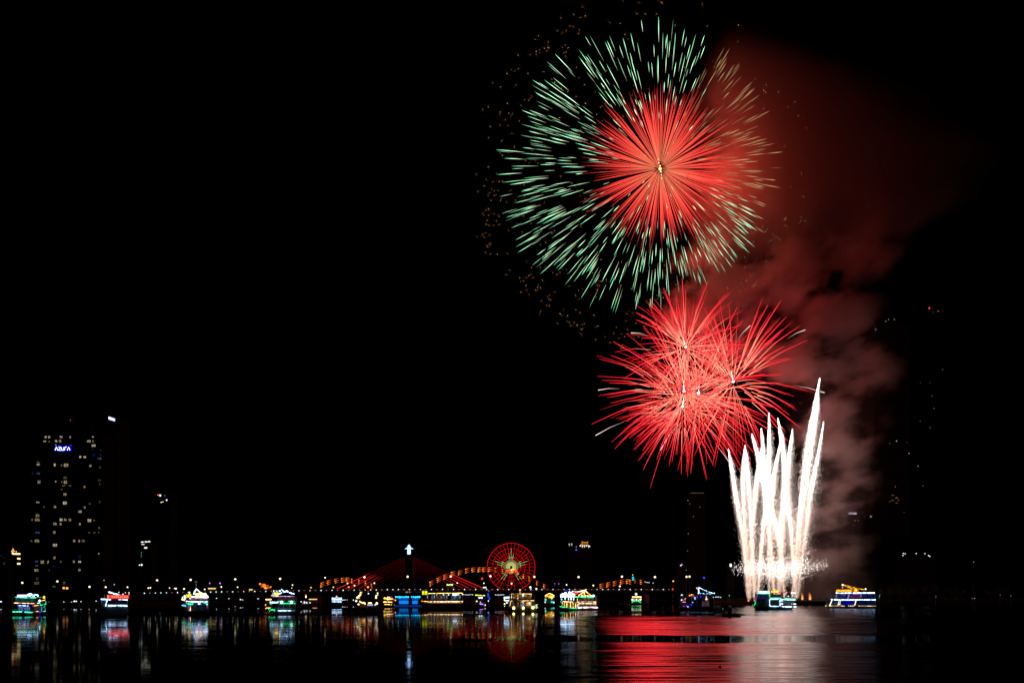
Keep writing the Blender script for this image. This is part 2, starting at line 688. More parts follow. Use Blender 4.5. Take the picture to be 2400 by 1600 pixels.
MID = [(1607, 813, 48, 'upper red firework of the overlapping cluster, its white heart highest'),
       (1718, 893, 56, 'red firework reaching farthest to the side over the white fountains'),
       (1603, 916, 52, 'red firework on the outer side of the low cluster, rays spread over the dark sky'),
       (1637, 921, 50, 'red firework in the middle of the low cluster, between two other white hearts'),
       (1599, 952, 50, 'lowest red firework of the overlapping cluster, rays drooping towards the river')]
WHITE_COMETS = {0: [((1520, 787), (1479, 780)), ((1725, 800), (1758, 763)), ((1846, 793), (1887, 773))],
                1: [((1735, 903), (1808, 897)), ((1856, 903), (1933, 920))],
                2: [((1452, 911), (1402, 914)), ((1515, 916), (1488, 913))],
                3: [((1675, 1038), (1714, 1090))],
                4: [((1462, 988), (1396, 1020)), ((1588, 990), (1548, 1054))]}
for bi, (bx, by, n, lab) in enumerate(MID):
    c = P(bx, by, FY + (bi - 2) * 9)
    root = thing('firework_burst', lab, 'firework', c, group='red fireworks bursting together')
    st = []
    for i in range(int(n * 2.4)):
        d = rand_dir()
        R = rng.uniform(0.80, 1.06) * (160, 200, 218, 205, 158)[bi] * PX
        drop = rng.uniform(0.03, 0.12) * R
        pts = burn_path(Vector((0, 0, 0)), d * R, rng.uniform(0.04, 0.5), 1.0, drop, 9)
        pts = [p + Vector((0, 0, 0.05 * R * min(1, k / 4))) for k, p in enumerate(pts)]
        proj = Vector((pts[-1].x - pts[0].x, pts[-1].z - pts[0].z)).length
        bright = rng.uniform(0.7, 2.3)
        cols = []
        for k in range(10):
            t = k / 9
            cc = lerp((1.0, 0.34, 0.22), (1.0, 0.022, 0.036), min(1, max(0, t - 0.05) * 1.9) ** 0.7)
            f = bright * (1.25 - 0.55 * t)
            cols.append((cc[0] * f, cc[1] * f, cc[2] * f, 1))
        w = rng.uniform(0.17, 0.31)
        rad = [w * (0.75 + 0.35 * math.sin(math.pi * k / 9)) if k < 9 else 0.1 for k in range(10)]
        st.append((proj, pts, rad, cols))
    emit_streaks(root, 'red_streak', st)
    mb = MB()
    mb.ball((0, 0, 0), 1.35 if bi in (1, 3) else 1.1, 0, 10, 7)
    mb.tube([(0, 0, 0), (-1.2 + bi * 0.5, 0, 4), (-2.5 + bi, 0, 9)], [0.28, 0.18, 0.04], 5)
    mb.build('core_flash', glow('white_core', (1.0, 0.9, 0.82), 6, False), root)
    for (a, b) in WHITE_COMETS[bi]:
        pa, pb = P(a[0], a[1], FY + (bi - 2) * 9) - c, P(b[0], b[1], FY + (bi - 2) * 9) - c
        mid = (pa + pb) / 2 + Vector((0, 0, 1.0))
        mb = MB()
        mb.tube([pa, mid, pb], [0.10, 0.28, 0.34], 5, 0, [(.3, .16, .1, 1), (.7, .55, .45, 1), (1.2, 1.0, .85, 1)])
        mb.build('white_comet', star_mat, root, burn=True)
    point_light('burst_light', c + Vector(((-75, 10, -100, -45, -60)[bi] * PX, 0, 0)), (1.0, 0.022, 0.034), 0.19e6, 28.0)

# fountains of white sparks
JETS = [([(1753, 1403), (1742, 1271), (1723, 1156), (1707, 1053)], 'outermost fountain of the row, leaning away from the rest'),
        ([(1756, 1403), (1748, 1271), (1741, 1130), (1746, 1045)], 'slender fountain standing second in the row, beside the outermost one'),
        ([(1768, 1403), (1764, 1320), (1755, 1150), (1747, 1052)], 'fountain twinned with the slender second one, splitting off halfway up'),
        ([(1757, 1403), (1761, 1271), (1772, 1137), (1784, 1050)], 'fountain slanting inwards behind the crossing of the two diagonal ones'),
        ([(1838, 1400), (1828, 1290), (1818, 1232), (1797, 1165), (1778, 1080), (1762, 1018)], 'long fountain slanting across the whole middle group'),
        ([(1775, 1403), (1782, 1309), (1793, 1194), (1801, 1080), (1802, 970)], 'tallest fountain of the middle group, ending in a straight point'),
        ([(1815, 1403), (1807, 1290), (1799, 1175), (1791, 1099), (1784, 1005)], 'fountain beside the tallest middle one, slightly shorter'),
        ([(1866, 1400), (1858, 1309), (1853, 1233), (1843, 1156), (1834, 1060), (1823, 982)], 'thick fountain curving back towards the middle group from the end of the row'),
        ([(1803, 1403), (1801, 1271), (1807, 1175), (1814, 1110), (1828, 1040)], 'short fountain bending outwards in the middle of the row'),
        ([(1822, 1403), (1828, 1309), (1829, 1233), (1837, 1118), (1834, 1018)], 'upright fountain close behind the thick curving one'),
        ([(1827, 1403), (1834, 1271), (1841, 1156), (1849, 1072), (1857, 1007)], 'fountain with a sharp tip next to the wide gap in the row'),
        ([(1856, 1400), (1866, 1290), (1874, 1194), (1887, 1080), (1902, 984), (1921, 888)], 'tallest of all the white fountains, leaning towards the smoke'),
        ([(1862, 1400), (1872, 1290), (1880, 1200), (1895, 1100), (1911, 985), (1918, 925)], 'fountain nested close beside the tallest leaning one'),
        ([(1868, 1402), (1880, 1309), (1889, 1233), (1899, 1156), (1914, 1080), (1930, 990)], 'last fountain of the row, nearest the drifting smoke')]


def spline(pts, t):
    n = len(pts) - 1
    x = min(max(t * n, 0), n - 1e-6)
    i = int(x)
    f = x - i
    p0, p1, p2, p3 = pts[max(i - 1, 0)], pts[i], pts[i + 1], pts[min(i + 2, n)]
    return 0.5 * ((2 * p1) + (p2 - p0) * f + (2 * p0 - 5 * p1 + 4 * p2 - p3) * f * f + (3 * p1 - p0 - 3 * p2 + p3) * f ** 3)


for ji, (pp, lab) in enumerate(JETS):
    jy = FY + rng.uniform(-12, 12)
    base = P(pp[0][0], pp[0][1], jy)
    root = thing('spark_fountain', 'white ' + lab, 'firework', base, group='white spark fountains rising from the bank')
    pts = [P(x, y, jy) - base for x, y in pp]
    H = pts[-1].z
    hot = 1.25 if ji in (4, 5, 6, 7, 11) else 0.9
    mb = MB()
    N_ = 24
    cpts = [spline(pts, k / N_) for k in range(N_ + 1)]
    rad, cols = [], []
    for k in range(N_ + 1):
        t = k / N_
        rad.append((0.25 + 1.05 * math.sin(math.pi * min(1, t * 0.9 + 0.05))) * (1 if t < 0.7 else max(0.04, (1 - t) / 0.3)) * (0.8 if hot < 1 else 1.0))
        f = hot * (0.45 + 1.9 * t)
        cols.append((f, f * (0.70 + 0.22 * t), f * (0.55 + 0.32 * t), 1))
    mb.tube(cpts, rad, 6, 0, cols)
    mb.build('spark_core', star_mat, root, burn=True)
    mb = MB()
    for i in range(7600):
        t = rng.random() ** 0.85
        p = spline(pts, t)
        wd = (1.2 if hot > 1 else 1.0) * (0.45 + 2.8 * math.sin(math.pi * t ** 0.85) ** 0.8) * (1 if t < 0.6 else max(0.06, (1 - t) / 0.4) ** 0.5)
        off = rng.gauss(0, 0.55) * wd
        if rng.random() < 0.35:
            off += abs(rng.gauss(0, 1.3)) * wd       # blown downwind
        p = p + Vector((off, rng.gauss(0, 0.8) * wd, rng.uniform(-1, 1)))
        far = abs(off) / (wd + 0.01)
        f = hot * (1.0 + 4.6 * t) * rng.uniform(0.4, 1.6) * (1.0 if far < 0.8 else 0.6)
        mb.tetra(p, rng.uniform(0.12, 0.24), 0, (f, f * (0.66 + 0.22 * t), f * (0.49 + 0.33 * t), 1), rng.uniform(0, 6))
    o = mb.build('spark_spray', spark_mat, root, burn=True)
    o['kind'] = 'stuff'
    mb = MB()
    mb.tube([(0, 0, -4.8), (0, 0, 0.2)], [0.35, 0.35], 8)
    mb.build('launch_tube', steel, root)
for (x, y, e, r) in [(1742, 1150, 2.2e5, 10), (1798, 1110, 5.0e5, 14), (1835, 1130, 5.0e5, 14), (1890, 1080, 4.0e5, 12), (1812, 1260, 3.0e5, 12),
                     (1868, 1230, 2.5e5, 12), (1815, 1335, 2.0e5, 8)]:
    point_light('fountain_light', P(x, y, FY), (1.0, 0.46, 0.39), e * 0.044, 20)

# low bank of crackling white sparks in front of the fountains
mine_c = P(1828, 1333, FY - 14)
mine = thing('spark_cloud', 'flat cloud of crackling white sparks hanging low across the foot of the fountains', 'firework', mine_c)
mb = MB()
for i in range(4600):
    u = rng.gauss(0, 0.46)
    if abs(u) > 1.12:
        u = rng.uniform(-1, 1)
    rise = 14 * max(0, u) + (3 if u < -0.3 else 0)
    x = u * 98
    z = rise * 0.6 + rng.gauss(0, 14.5 * math.sqrt(max(0.12, 1 - u * u * 0.75)))
    f = rng.uniform(1.0, 6.0)
    mb.tetra(Vector((x * PX, rng.gauss(0, 6), z * PX)), rng.uniform(0.12, 0.25), 0, (f, f * 0.84, f * 0.78, 1), rng.uniform(0, 6))
o = mb.build('crackle_spark', spark_mat, mine, burn=True)
o['kind'] = 'stuff'

for (x, y, k, lab) in [(1754, 1404, 0.8, 'small orange flame at the foot of the outermost fountain'),
                       (1768, 1404, 0.75, 'small orange flame under the twin fountains beside the green-lit boat'),
                       (1880, 1400, 1.3, 'orange flame on the bank past the end of the fountains'),
                       (1898, 1400, 1.4, 'orange flame on the bank nearest the blue-lit boat')]:
    b = P(x, y + 3, FY - 4)
    mb = MB()
    hh = 5.2 * k
    pts = [(0, 0, -0.6), (0.1, 0, 0.5), (0.25 * k, 0, 0.3 * hh), (-0.1, 0, 0.62 * hh), (-0.5 * k, 0, hh)]
    mb.tube(pts, [0.5 * k, 1.0 * k, 0.95 * k, 0.5 * k, 0.05], 7, 0,
            [(1.2, .5, .2, 1), (1.5, .6, .2, 1), (1.0, .32, .09, 1), (.5, .13, .03, 1), (.12, .03, .01, 1)])
    o = mb.build('flame', star_mat, None, b, burn=True)
    tag(o, lab, 'flame', 'launch flames on the bank')


# ------------------------------------------------------------------ smoke (a real volume, lit by the fireworks)
def make_smoke():
    Y0, Y1 = FY + 2, FY + 68
    YC = FY + 20
    k = YC / F
    x0, x1 = (1540 - 1200) * k, (2420 - 1200) * k
    z0, z1 = 4.0, CH + (HZ + 20) * k
    mb = MB()
    mb.box(x0, x1, Y0, Y1, z0, z1)
    m = bpy.data.materials.new('firework_smoke')
    m.use_nodes = True
    nt = m.node_tree
    N, L = nt.nodes, nt.links
    N.clear()
    out = N.new('ShaderNodeOutputMaterial')
    tc = N.new('ShaderNodeTexCoord')

    def math_(op, a, b=None, c=None):
        nd = N.new('ShaderNodeMath')
        nd.operation = op
        for i, x in enumerate((a, b, c)):
            if x is None:
                continue
            if isinstance(x, (int, float)):
                nd.inputs[i].default_value = x
            else:
                L.new(x, nd.inputs[i])
        return nd.outputs[0]

    def smooth(v, a, b):
        nd = N.new('ShaderNodeMapRange')
        nd.interpolation_type = 'SMOOTHSTEP'
        L.new(v, nd.inputs['Value'])
        for nm, x in (('From Min', a), ('From Max', b)):
            if isinstance(x, (int, float)):
                nd.inputs[nm].default_value = x
            else:
                L.new(x, nd.inputs[nm])
        return nd.outputs[0]

    def curve(v, pts):
        fc = N.new('ShaderNodeFloatCurve')
        L.new(v, fc.inputs['Value'])
        cu = fc.mapping.curves[0]
        while len(cu.points) < len(pts):
            cu.points.new(0.5, 0.5)
        for p, (a, b) in zip(cu.points, pts):
            p.location = (a, b)
            p.handle_type = 'VECTOR'
        fc.mapping.update()
        return fc.outputs[0]

    sep = N.new('ShaderNodeSeparateXYZ')
    L.new(tc.outputs['Object'], sep.inputs[0])
    # big slow billows push the edges about
    big = N.new('ShaderNodeTexNoise')
    big.inputs['Scale'].default_value = 0.016
    big.inputs['Detail'].default_value = 5
    L.new(tc.outputs['Object'], big.inputs['Vector'])
    wob = math_('MULTIPLY', math_('SUBTRACT', big.outputs[0], 0.5), 95.0)
    X = math_('ADD', sep.outputs[0], wob)
    Z = math_('SUBTRACT', sep.outputs[2], z0)
    zn = math_('DIVIDE', Z, z1 - z0)               # 0 river, 1 top of the frame
    u = math_('DIVIDE', math_('SUBTRACT', X, x0), x1 - x0)

    def U(px):
        return ((px - 1200) * k - x0) / (x1 - x0)

    def T(py):
        return (CH + (HZ - py) * k - z0) / (z1 - z0)
    lefts = [(1400, 1890), (1300, 1900), (1200, 1905), (1000, 1900), (900, 1850), (820, 1640), (740, 1540), (660, 1560), (560, 1610), (420, 1625), (300, 1640),
             (180, 1620), (80, 1680), (0, 1720)]
    rights = [(1400, 2075), (1300, 2090), (1150, 2085), (1000, 2095), (850, 2105), (740, 2100), (640, 2085), (560, 2110), (470, 2330), (350, 2360),
              (240, 2200), (150, 2010), (80, 1830), (0, 1760)]
    left = curve(zn, sorted((max(0, T(a)), U(b)) for a, b in lefts))
    right = curve(zn, sorted((max(0, T(a)), U(b)) for a, b in rights))
    sl = curve(zn, [(0, .05), (T(900), .05), (T(700), .10), (T(450), .13), (1, .16)])
    sr = curve(zn, [(0, .09), (T(560), .09), (T(450), .36), (1, .26)])
    e1 = smooth(u, left, math_('ADD', left, sl))
    e2 = math_('SUBTRACT', 1.0, smooth(u, math_('SUBTRACT', right, sr), right))
    body = math_('MULTIPLY', e1, e2)
    # lumps: strong below, smooth in the high veil
    fine = N.new('ShaderNodeTexNoise')
    fine.inputs['Scale'].default_value = 0.030
    fine.inputs['Detail'].default_value = 5
    fine.inputs['Roughness'].default_value = 0.58
    mp = N.new('ShaderNodeMapping')
    mp.inputs['Scale'].default_value = (0.85, 0.30, 1.2)
    L.new(tc.outputs['Object'], mp.inputs[0])
    L.new(mp.outputs[0], fine.inputs['Vector'])
    lump = smooth(fine.outputs[0], 0.46, 0.62)
    veil = curve(zn, [(0, .35), (T(1250), .12), (T(620), .0), (T(520), .35), (T(420), .92), (1, 1.0)])
    tex = math_('ADD', math_('MULTIPLY', lump, math_('SUBTRACT', 1.0, veil)), math_('MULTIPLY', veil, 0.55))
    amp = curve(zn, [(0, .50), (T(1200), .55), (T(900), .5), (T(700), .95), (T(560), 1.0), (T(470), .75), (T(330), 1.0), (T(150), .62), (T(40), .0), (1, 0)])
    dens = math_('MULTIPLY', math_('MULTIPLY', body, tex), math_('MULTIPLY', amp, 0.058))
    pv = N.new('ShaderNodeVolumePrincipled')
    pv.inputs['Color'].default_value = (0.82, 0.80, 0.80, 1)
    pv.inputs['Anisotropy'].default_value = 0.0
    L.new(dens, pv.inputs['Density'])
    L.new(pv.outputs[0], out.inputs['Volume'])
    o = mb.build('smoke', m)
    o['kind'] = 'stuff'
    return o


make_smoke()
#MORE


# ------------------------------------------------------------------ cable-stayed road bridge
def road_bridge():
    Y = BY
    s = Y / F

    def q(px, py, dy=0.0):
        p = P(px, py, Y)
        p.y += dy
        return p
    root = thing('cable_stayed_bridge', 'long road bridge with red stay cables fanning from one dark white-topped pylon', 'bridge', (0, 0, 0))

    def deck_py(px):
        return 1389.5 - 9.0 * min(1.0, max(0.0, (px - 330) / 620.0)) ** 0.8
    n = 60
    mb = MB()
    for i in range(n):
        a, b = 310 + (1590 - 310) * i / n, 310 + (1590 - 310) * (i + 1) / n
        za, zb = q(a, deck_py(a)).z - 0.9, q(b, deck_py(b)).z - 0.9
        xa, xb = q(a, 0).x, q(b, 0).x
        vs = []
        for x, z in ((xa, za), (xb, zb)):
            vs += [(x, Y, z - 2.2), (x, Y, z), (x, Y + 14, z), (x, Y + 14, z - 2.2)]
        mb.add(vs, [(0, 4, 5, 1), (1, 5, 6, 2), (2, 6, 7, 3), (3, 7, 4, 0)] + ([(0, 1, 2, 3)] if i == 0 else []) + ([(4, 7, 6, 5)] if i == n - 1 else []))
    mb.build('deck', concrete, root)
    mb = MB()
    for i in range(n * 3):
        px = 312 + (1588 - 312) * i / (n * 3 - 1)
        p = q(px, deck_py(px))
        mb.tube([(p.x, Y + 0.3, p.z - 0.9), (p.x, Y + 0.3, p.z + 0.3)], 0.07, 4)
    for i in range(n):
        a, b = 312 + (1588 - 312) * i / n, 312 + (1588 - 312) * (i + 1) / n
        pa, pb = q(a, deck_py(a)), q(b, deck_py(b))
        mb.tube([(pa.x, Y + 0.3, pa.z + 0.3), (pb.x, Y + 0.3, pb.z + 0.3)], 0.08, 4)
    mb.build('railing', steel, root)
    # small white lamps along the edge of the deck
    for i in range(96):
        px = 339 + i * 12.93
        py = deck_py(px)
        f = rng.choice((0.55, 0.75, 1.0, 1.0, 1.15)) if i % 2 == 0 else rng.choice((0.25, 0.35, 0.5, 0.9))
        mb = MB()
        p = q(px, py)
        mb.ball((p.x, Y - 0.5, p.z), 0.46 * f ** 0.5, 0, 7, 5)
        mb.tube([(p.x, Y - 0.5, p.z - 0.5), (p.x, Y - 0.3, p.z - 1.3)], 0.09, 4, 1)
        mb.build('deck_lamp', [lamp_w if f > 0.5 else lamp_dim, steel], root)
    # piers
    for px in (420, 545, 670, 818, 1120, 1245, 1370, 1530):
        x = q(px, 0).x
        z = q(px, deck_py(px)).z - 3.1
        mb = MB()
        mb.box(x - 1.6, x + 1.6, Y + 3, Y + 11, -2, z - 1.2)
        mb.box(x - 3.2, x + 3.2, Y + 1, Y + 13, z - 1.2, z)
        mb.build('pier', concrete, root)
    # pylon: two legs that join into a mast, standing on the deck
    mb = MB()
    c = q(957, 1296)
    zt = q(0, 1298).z
    zd = q(957, deck_py(957)).z - 0.8
    for sgn in (-1, 1):
        mb.tube([(c.x + sgn * 4.0, Y + 7, zd), (c.x + sgn * 2.6, Y + 7, zd + (zt - zd) * 0.55), (c.x + sgn * 1.5, Y + 7, zt)], [1.5, 1.4, 1.2], 4)
    mb.box(c.x - 2.6, c.x + 2.6, Y + 5.8, Y + 8.2, zd + (zt - zd) * 0.55, zt)
    mb.build('pylon', surf('stained_concrete', (0.045, 0.045, 0.047), 0.9, scale=0.1), root)
    # lantern head with two wings
    mb = MB()
    L = [(1297, 1.3), (1291, 1.4), (1287, 1.25), (1283.5, 1.1), (1280, 1.1), (1277, 0.95), (1275, 0.5)]
    mb.tube([q(957, y, 6) for y, r in L], [r for y, r in L], 10)
    for sgn in (-1, 1):
        mb.tube([q(957 + sgn * 3, 1283.5, 6), q(957 + sgn * 7, 1284.2, 6), q(957 + sgn * 10.0, 1285.0, 6)], [0.34, 0.30, 0.08], 6)
        mb.tube([q(957 + sgn * 3, 1281, 6), q(957 + sgn * 7, 1280.4, 6)], [0.10, 0.04], 5)
    mb.build('lantern', glow('pylon_lantern', (0.30, 0.55, 1.0), 3.4), root)
    # stays: floodlight from the deck put into their glow, brightest low down
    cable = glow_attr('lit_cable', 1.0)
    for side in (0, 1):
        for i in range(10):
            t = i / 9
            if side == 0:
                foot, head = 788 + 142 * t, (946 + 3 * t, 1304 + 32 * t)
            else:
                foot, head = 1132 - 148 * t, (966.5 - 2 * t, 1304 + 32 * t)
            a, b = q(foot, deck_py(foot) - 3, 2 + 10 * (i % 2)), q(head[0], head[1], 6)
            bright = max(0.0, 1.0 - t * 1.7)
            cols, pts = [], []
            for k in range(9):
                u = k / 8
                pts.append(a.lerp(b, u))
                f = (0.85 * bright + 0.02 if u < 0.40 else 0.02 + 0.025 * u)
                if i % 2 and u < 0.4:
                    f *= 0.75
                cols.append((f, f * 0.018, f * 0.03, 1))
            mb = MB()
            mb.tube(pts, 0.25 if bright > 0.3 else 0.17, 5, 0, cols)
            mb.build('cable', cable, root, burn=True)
    # river pier of the pylon; blue floodlight on its walls is emissive sheets
    bluewall = surf('pier_concrete', (0.45, 0.45, 0.46), 0.8, scale=0.15)
    for (x0, x1, xa, xb) in ((926, 959.5, 935, 958.5), (963, 986, 966, 980)):
        mb = MB()
        pt = [(x0, 1396.0), (x1, 1396.0), (x1 - 0.6, 1400.5), (xb, 1406), (xb - 0.5, 1415), (xa + 0.5, 1415), (xa, 1406), (x0 + 2, 1400.5)]
        fr = [q(x, y, -1.0) for x, y in pt]
        bk = [q(x, y, 11.0) for x, y in pt]
        m = len(pt)
        mb.add(fr + bk, [tuple(range(m))[::-1], tuple(range(m, 2 * m))] + [(i, (i + 1) % m, m + (i + 1) % m, m + i) for i in range(m)])
        o = mb.build('pylon_pier', bluewall, root)
        lamps = MB()
        k = int((x1 - x0) / 4.6)
        for i in range(k):
            lamps.ball(q(x0 + 2.5 + (x1 - x0 - 5) * i / (k - 1), 1398.2 + rng.uniform(-.4, .4), -1.9), rng.uniform(0.5, 0.8), 0, 7, 5)
        lamps.build('blue_floodlight', glow('pier_lamp', (0.02, 0.55, 1.0), 2.6), o)
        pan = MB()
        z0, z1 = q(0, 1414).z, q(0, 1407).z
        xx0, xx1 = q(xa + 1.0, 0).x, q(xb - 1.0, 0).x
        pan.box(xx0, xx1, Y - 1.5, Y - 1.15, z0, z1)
        pan.build('emissive_panel', glow('pier_wall_glow', (0.0, 0.28, 1.0), 0.95), o)
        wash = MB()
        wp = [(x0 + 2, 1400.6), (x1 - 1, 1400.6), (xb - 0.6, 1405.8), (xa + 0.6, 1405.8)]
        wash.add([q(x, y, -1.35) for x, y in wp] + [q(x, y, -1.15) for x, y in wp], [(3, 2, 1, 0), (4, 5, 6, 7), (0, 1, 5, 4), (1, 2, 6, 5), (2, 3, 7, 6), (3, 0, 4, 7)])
        wash.build('emissive_panel', glow('pier_wash', (0.0, 0.09, 0.75), 0.55), o)
    mb = MB()
    a, b = q(924, 0).x, q(988, 0).x
    mb.box(a, b, Y - 2.5, Y + 13, -1.5, q(0, 1417).z)
    mb.build('pile_cap', bluewall, root)
    mb = MB()
    mb.box(a, b, Y - 2.8, Y - 2.55, q(0, 1419.2).z, q(0, 1418.2).z)
    mb.build('light_strip', glow('cap_strip', (0.0, 0.10, 0.9), 0.6), root)
    mb = MB()
    for i in range(7):
        mb.ball(q(951 + rng.uniform(0, 11), 1385 + abs(rng.gauss(0, 2.2)), -1), rng.uniform(0.35, 0.7), 0, 6, 4)
    mb.build('inspection_lamp', glow('dull_rose_lamp', (0.75, 0.28, 0.24), 0.5), root)


road_bridge()


# ------------------------------------------------------------------ arched bridge with amber scales, ferris wheel
def arch_bridge():
    Y = 1250.0
    s = Y / F
    root = thing('arch_bridge', 'amber lit steel arch bridge whose ribs wave up and down behind the road bridge', 'bridge', (0, 0, 0))
    mb = MB()
    z = P(0, 1379, Y).z
    mb.box(P(560, 0, Y).x, P(1560, 0, Y).x, Y, Y + 30, z - 2.5, z)
    mb.build('deck', concrete, root)
    for px in (640, 740, 900, 1000, 1290, 1395, 1520):
        x = P(px, 0, Y).x
        mb = MB()
        mb.box(x - 4, x + 4, Y + 8, Y + 22, -2, z - 2.6)
        mb.build('pier', concrete, root)
    A1 = [(753.6, 1369), (769, 1364), (787, 1360), (802.7, 1358), (813, 1357), (826, 1359.4), (843, 1361.6), (858, 1365), (872, 1371)]
    A2 = [(1009.5, 1366.8), (1026.6, 1358), (1042, 1351), (1060, 1343.8), (1076.5, 1340.8), (1093, 1336.3), (1107.7, 1334), (1122.6, 1333.3), (1133, 1333.3),
          (1146.4, 1332.6), (1162, 1333.3), (1179, 1336.3), (1197, 1337.8), (1212, 1343), (1228, 1348), (1241.7, 1354), (1259.5, 1363.8), (1276, 1372)]
    A3 = [(1408.5, 1372), (1424, 1369), (1439.7, 1366), (1456, 1362.4), (1470, 1361), (1477.7, 1362.5), (1488, 1360), (1503, 1362)]
    scale = glow_attr('amber_scale', 1.0)
    rib = surf('arch_steel', (0.05, 0.035, 0.015), 0.5)
    for A in (A1, A2, A3):
        half = len(A) * 0.55
        ends = [(A[0][0] - 9, 1381)] + A + [(A[-1][0] + 10, 1381)]
        for off in (0, 1, 2):
            mb = MB()
            mb.tube([P(x, y + (off - 1) * 4.5, Y + 12 + off * 2) for x, y in ends], 0.5, 6)
            ribo = mb.build('arch_rib', rib, root)
            for i, (x, y) in enumerate(A):
                yy = y + (off - 1) * 4.2
                nx, ny = A[min(i + 1, len(A) - 1)]
                ox, oy = A[max(i - 1, 0)]
                sl = (ny - oy) / (nx - ox)
                mb = MB()
                long_ = i < half
                ln = 9.5 if long_ else rng.uniform(2.5, 6)
                p0 = P(x - 2, yy + 1.2, Y + 10.5 + off * 2)
                p1 = P(x - 2 + ln, yy + 1.2 + ln * sl * 0.8 - (1.5 if long_ else 0), Y + 10.5 + off * 2)
                f = rng.uniform(0.6, 1.25)
                mb.tube([p0, p0.lerp(p1, .5), p1], [0.48, 0.36, 0.16], 5, 0, [(f * 1.5, f * .34, f * .04, 1), (f * .7, f * .085, f * .008, 1), (f * .25, f * .02, 0, 1)])
                if rng.random() < 0.7:
                    mb.ball(p0, rng.uniform(0.45, 0.8), 0, 7, 5, col=(f * 1.6, f * 0.46, f * 0.07, 1))
                mb.build('scale_lamp', scale, ribo, burn=True)
    mb = MB()
    for (x, y, r, c) in [(1190, 1337, 1.7, (1.6, .06, .03)), (1195, 1339, 1.2, (1.3, .05, .03)), (1207, 1336, 1.6, (1.6, .12, .02)), (1200, 1340, 1.5, (1.2, .45, .05)),
                         (1199, 1334.5, 1.1, (1.8, 1.0, .4)), (1203, 1333.5, 1.2, (1.7, .8, .15)), (1196, 1341, 1.6, (.6, .2, .02)), (1187, 1339.5, 1.0, (.9, .05, .03)),
                         (1211, 1339.5, 1.2, (.9, .1, .02)), (1214, 1343.5, 1.0, (.8, .3, .03))]:
        mb.ball(P(x, y, Y + 8), r, 0, 8, 5, (1.4, 1, .9), c + (1,))
    mb.build('crest_lamp', scale, root, burn=True)
    # lamps where the far end of the bridge curls up
    mb = MB()
    for (x, y, r, f) in [(609.6, 1367.5, 1.3, 1.2), (619.5, 1372, 2.6, .85), (616, 1370, 1.8, .5), (623, 1379, 2.0, 2.2), (628, 1371.5, .9, .5), (631, 1376, 1.4, .4), (634.8, 1374.6, 1.0, .9),
                         (613, 1374, 1.2, .3), (626, 1375, 1.5, .35)]:
        mb.ball(P(x, y, Y + 4), r, 0, 8, 5, col=(1.3 * f, .28 * f, .03 * f, 1))
        mb.tube([P(x, y, Y + 4.5), P(x, 1380, Y + 4.5)], 0.2, 4, 0, [(0, 0, 0, 1)] * 2)
    mb.build('tail_lamp', scale, root, burn=True)


arch_bridge()


def ferris_wheel():
    Y = 1700.0
    s = Y / F
    c = P(1198, 1328, Y)
    root = thing('ferris_wheel', 'giant red ferris wheel with a glowing yellow star of light at its hub', 'ferris wheel', (c.x, c.y, 3))
    H = c.z - 3
    red = glow('wheel_red', (1.0, 0.006, 0.016), 0.62, False)
    yel = glow('wheel_yellow', (0.80, 0.78, 0.25), 0.75, False)
    R = [0, 11 * s, 22.5 * s, 33 * s, 43.5 * s, 56 * s]

    def star(a):
        """reach of the five-pointed star at angle a from the top"""
        k = abs(((a + math.pi / 5) % (2 * math.pi / 5)) - math.pi / 5) / (math.pi / 5)
        return (43 - 27 * min(1, k * 1.7)) * s

    def pol(r, a, y=0.0):
        return Vector((math.sin(a) * r, y, H + math.cos(a) * r))
    for ri, nm in ((5, 'outer_rim'), (4, 'ring'), (3, 'ring'), (2, 'ring'), (1, 'hub_ring')):
        mb = MB()
        N_ = 108
        for i in range(N_):
            a, b = 2 * math.pi * i / N_, 2 * math.pi * (i + 1) / N_
            mb.tube([pol(R[ri], a), pol(R[ri], b)], 0.48 if ri == 5 else 0.33, 4, 1 if ri <= 2 and R[ri] < star((a + b) / 2) + 0.5 * s else 0, cap=False)
        if ri == 5:
            for i in range(36):
                a = 2 * math.pi * i / 36
                mb.ball(pol(R[5], a), 0.85, 0, 6, 4)
        mb.build(nm, [red, yel], root)
    for i in range(36):
        a = 2 * math.pi * i / 36
        mb = MB()
        n = 20
        for k in range(n):
            r0, r1 = 4 * s + (R[5] - 4 * s) * k / n, 4 * s + (R[5] - 4 * s) * (k + 1) / n
            mb.tube([pol(r0, a), pol(r1, a)], 0.27, 4, 1 if (r0 + r1) / 2 < max(star(a), 18 * s) else 0, cap=False)
        mb.build('spoke', [red, yel], root)
    mb = MB()
    for i in range(72):
        a = 2 * math.pi * (i + .5) / 72
        mb.tube([pol(3 * s, a), pol(R[1], a)], 0.15, 4, cap=False)
    mb.build('hub_ray', yel, root)
    mb = MB()
    mb.tube([(0, -5, H), (0, 5, H)], 2.1, 14)
    mb.build('hub', steel, root)
    for sx in (-1, 1):
        for sy in (-1, 1):
            mb = MB()
            mb.tube([(0, sy * 3.5, H), (sx * 22, sy * 9, -2)], [1.0, 1.3], 8)
            mb.build('support_leg', steel, root)
    for i in range(32):
        a = 2 * math.pi * (i + .5) / 32
        p = pol(R[5] + 1.2, a)
        mb = MB()
        mb.ball((p.x, 2.6, p.z - 1.6), 1.3, 0, 8, 6, (1, 0.9, 1.15))
        mb.tube([(p.x, 0.3, p.z), (p.x, 2.6, p.z - 0.2)], 0.15, 4)
        mb.build('cabin', steel, root)


ferris_wheel()


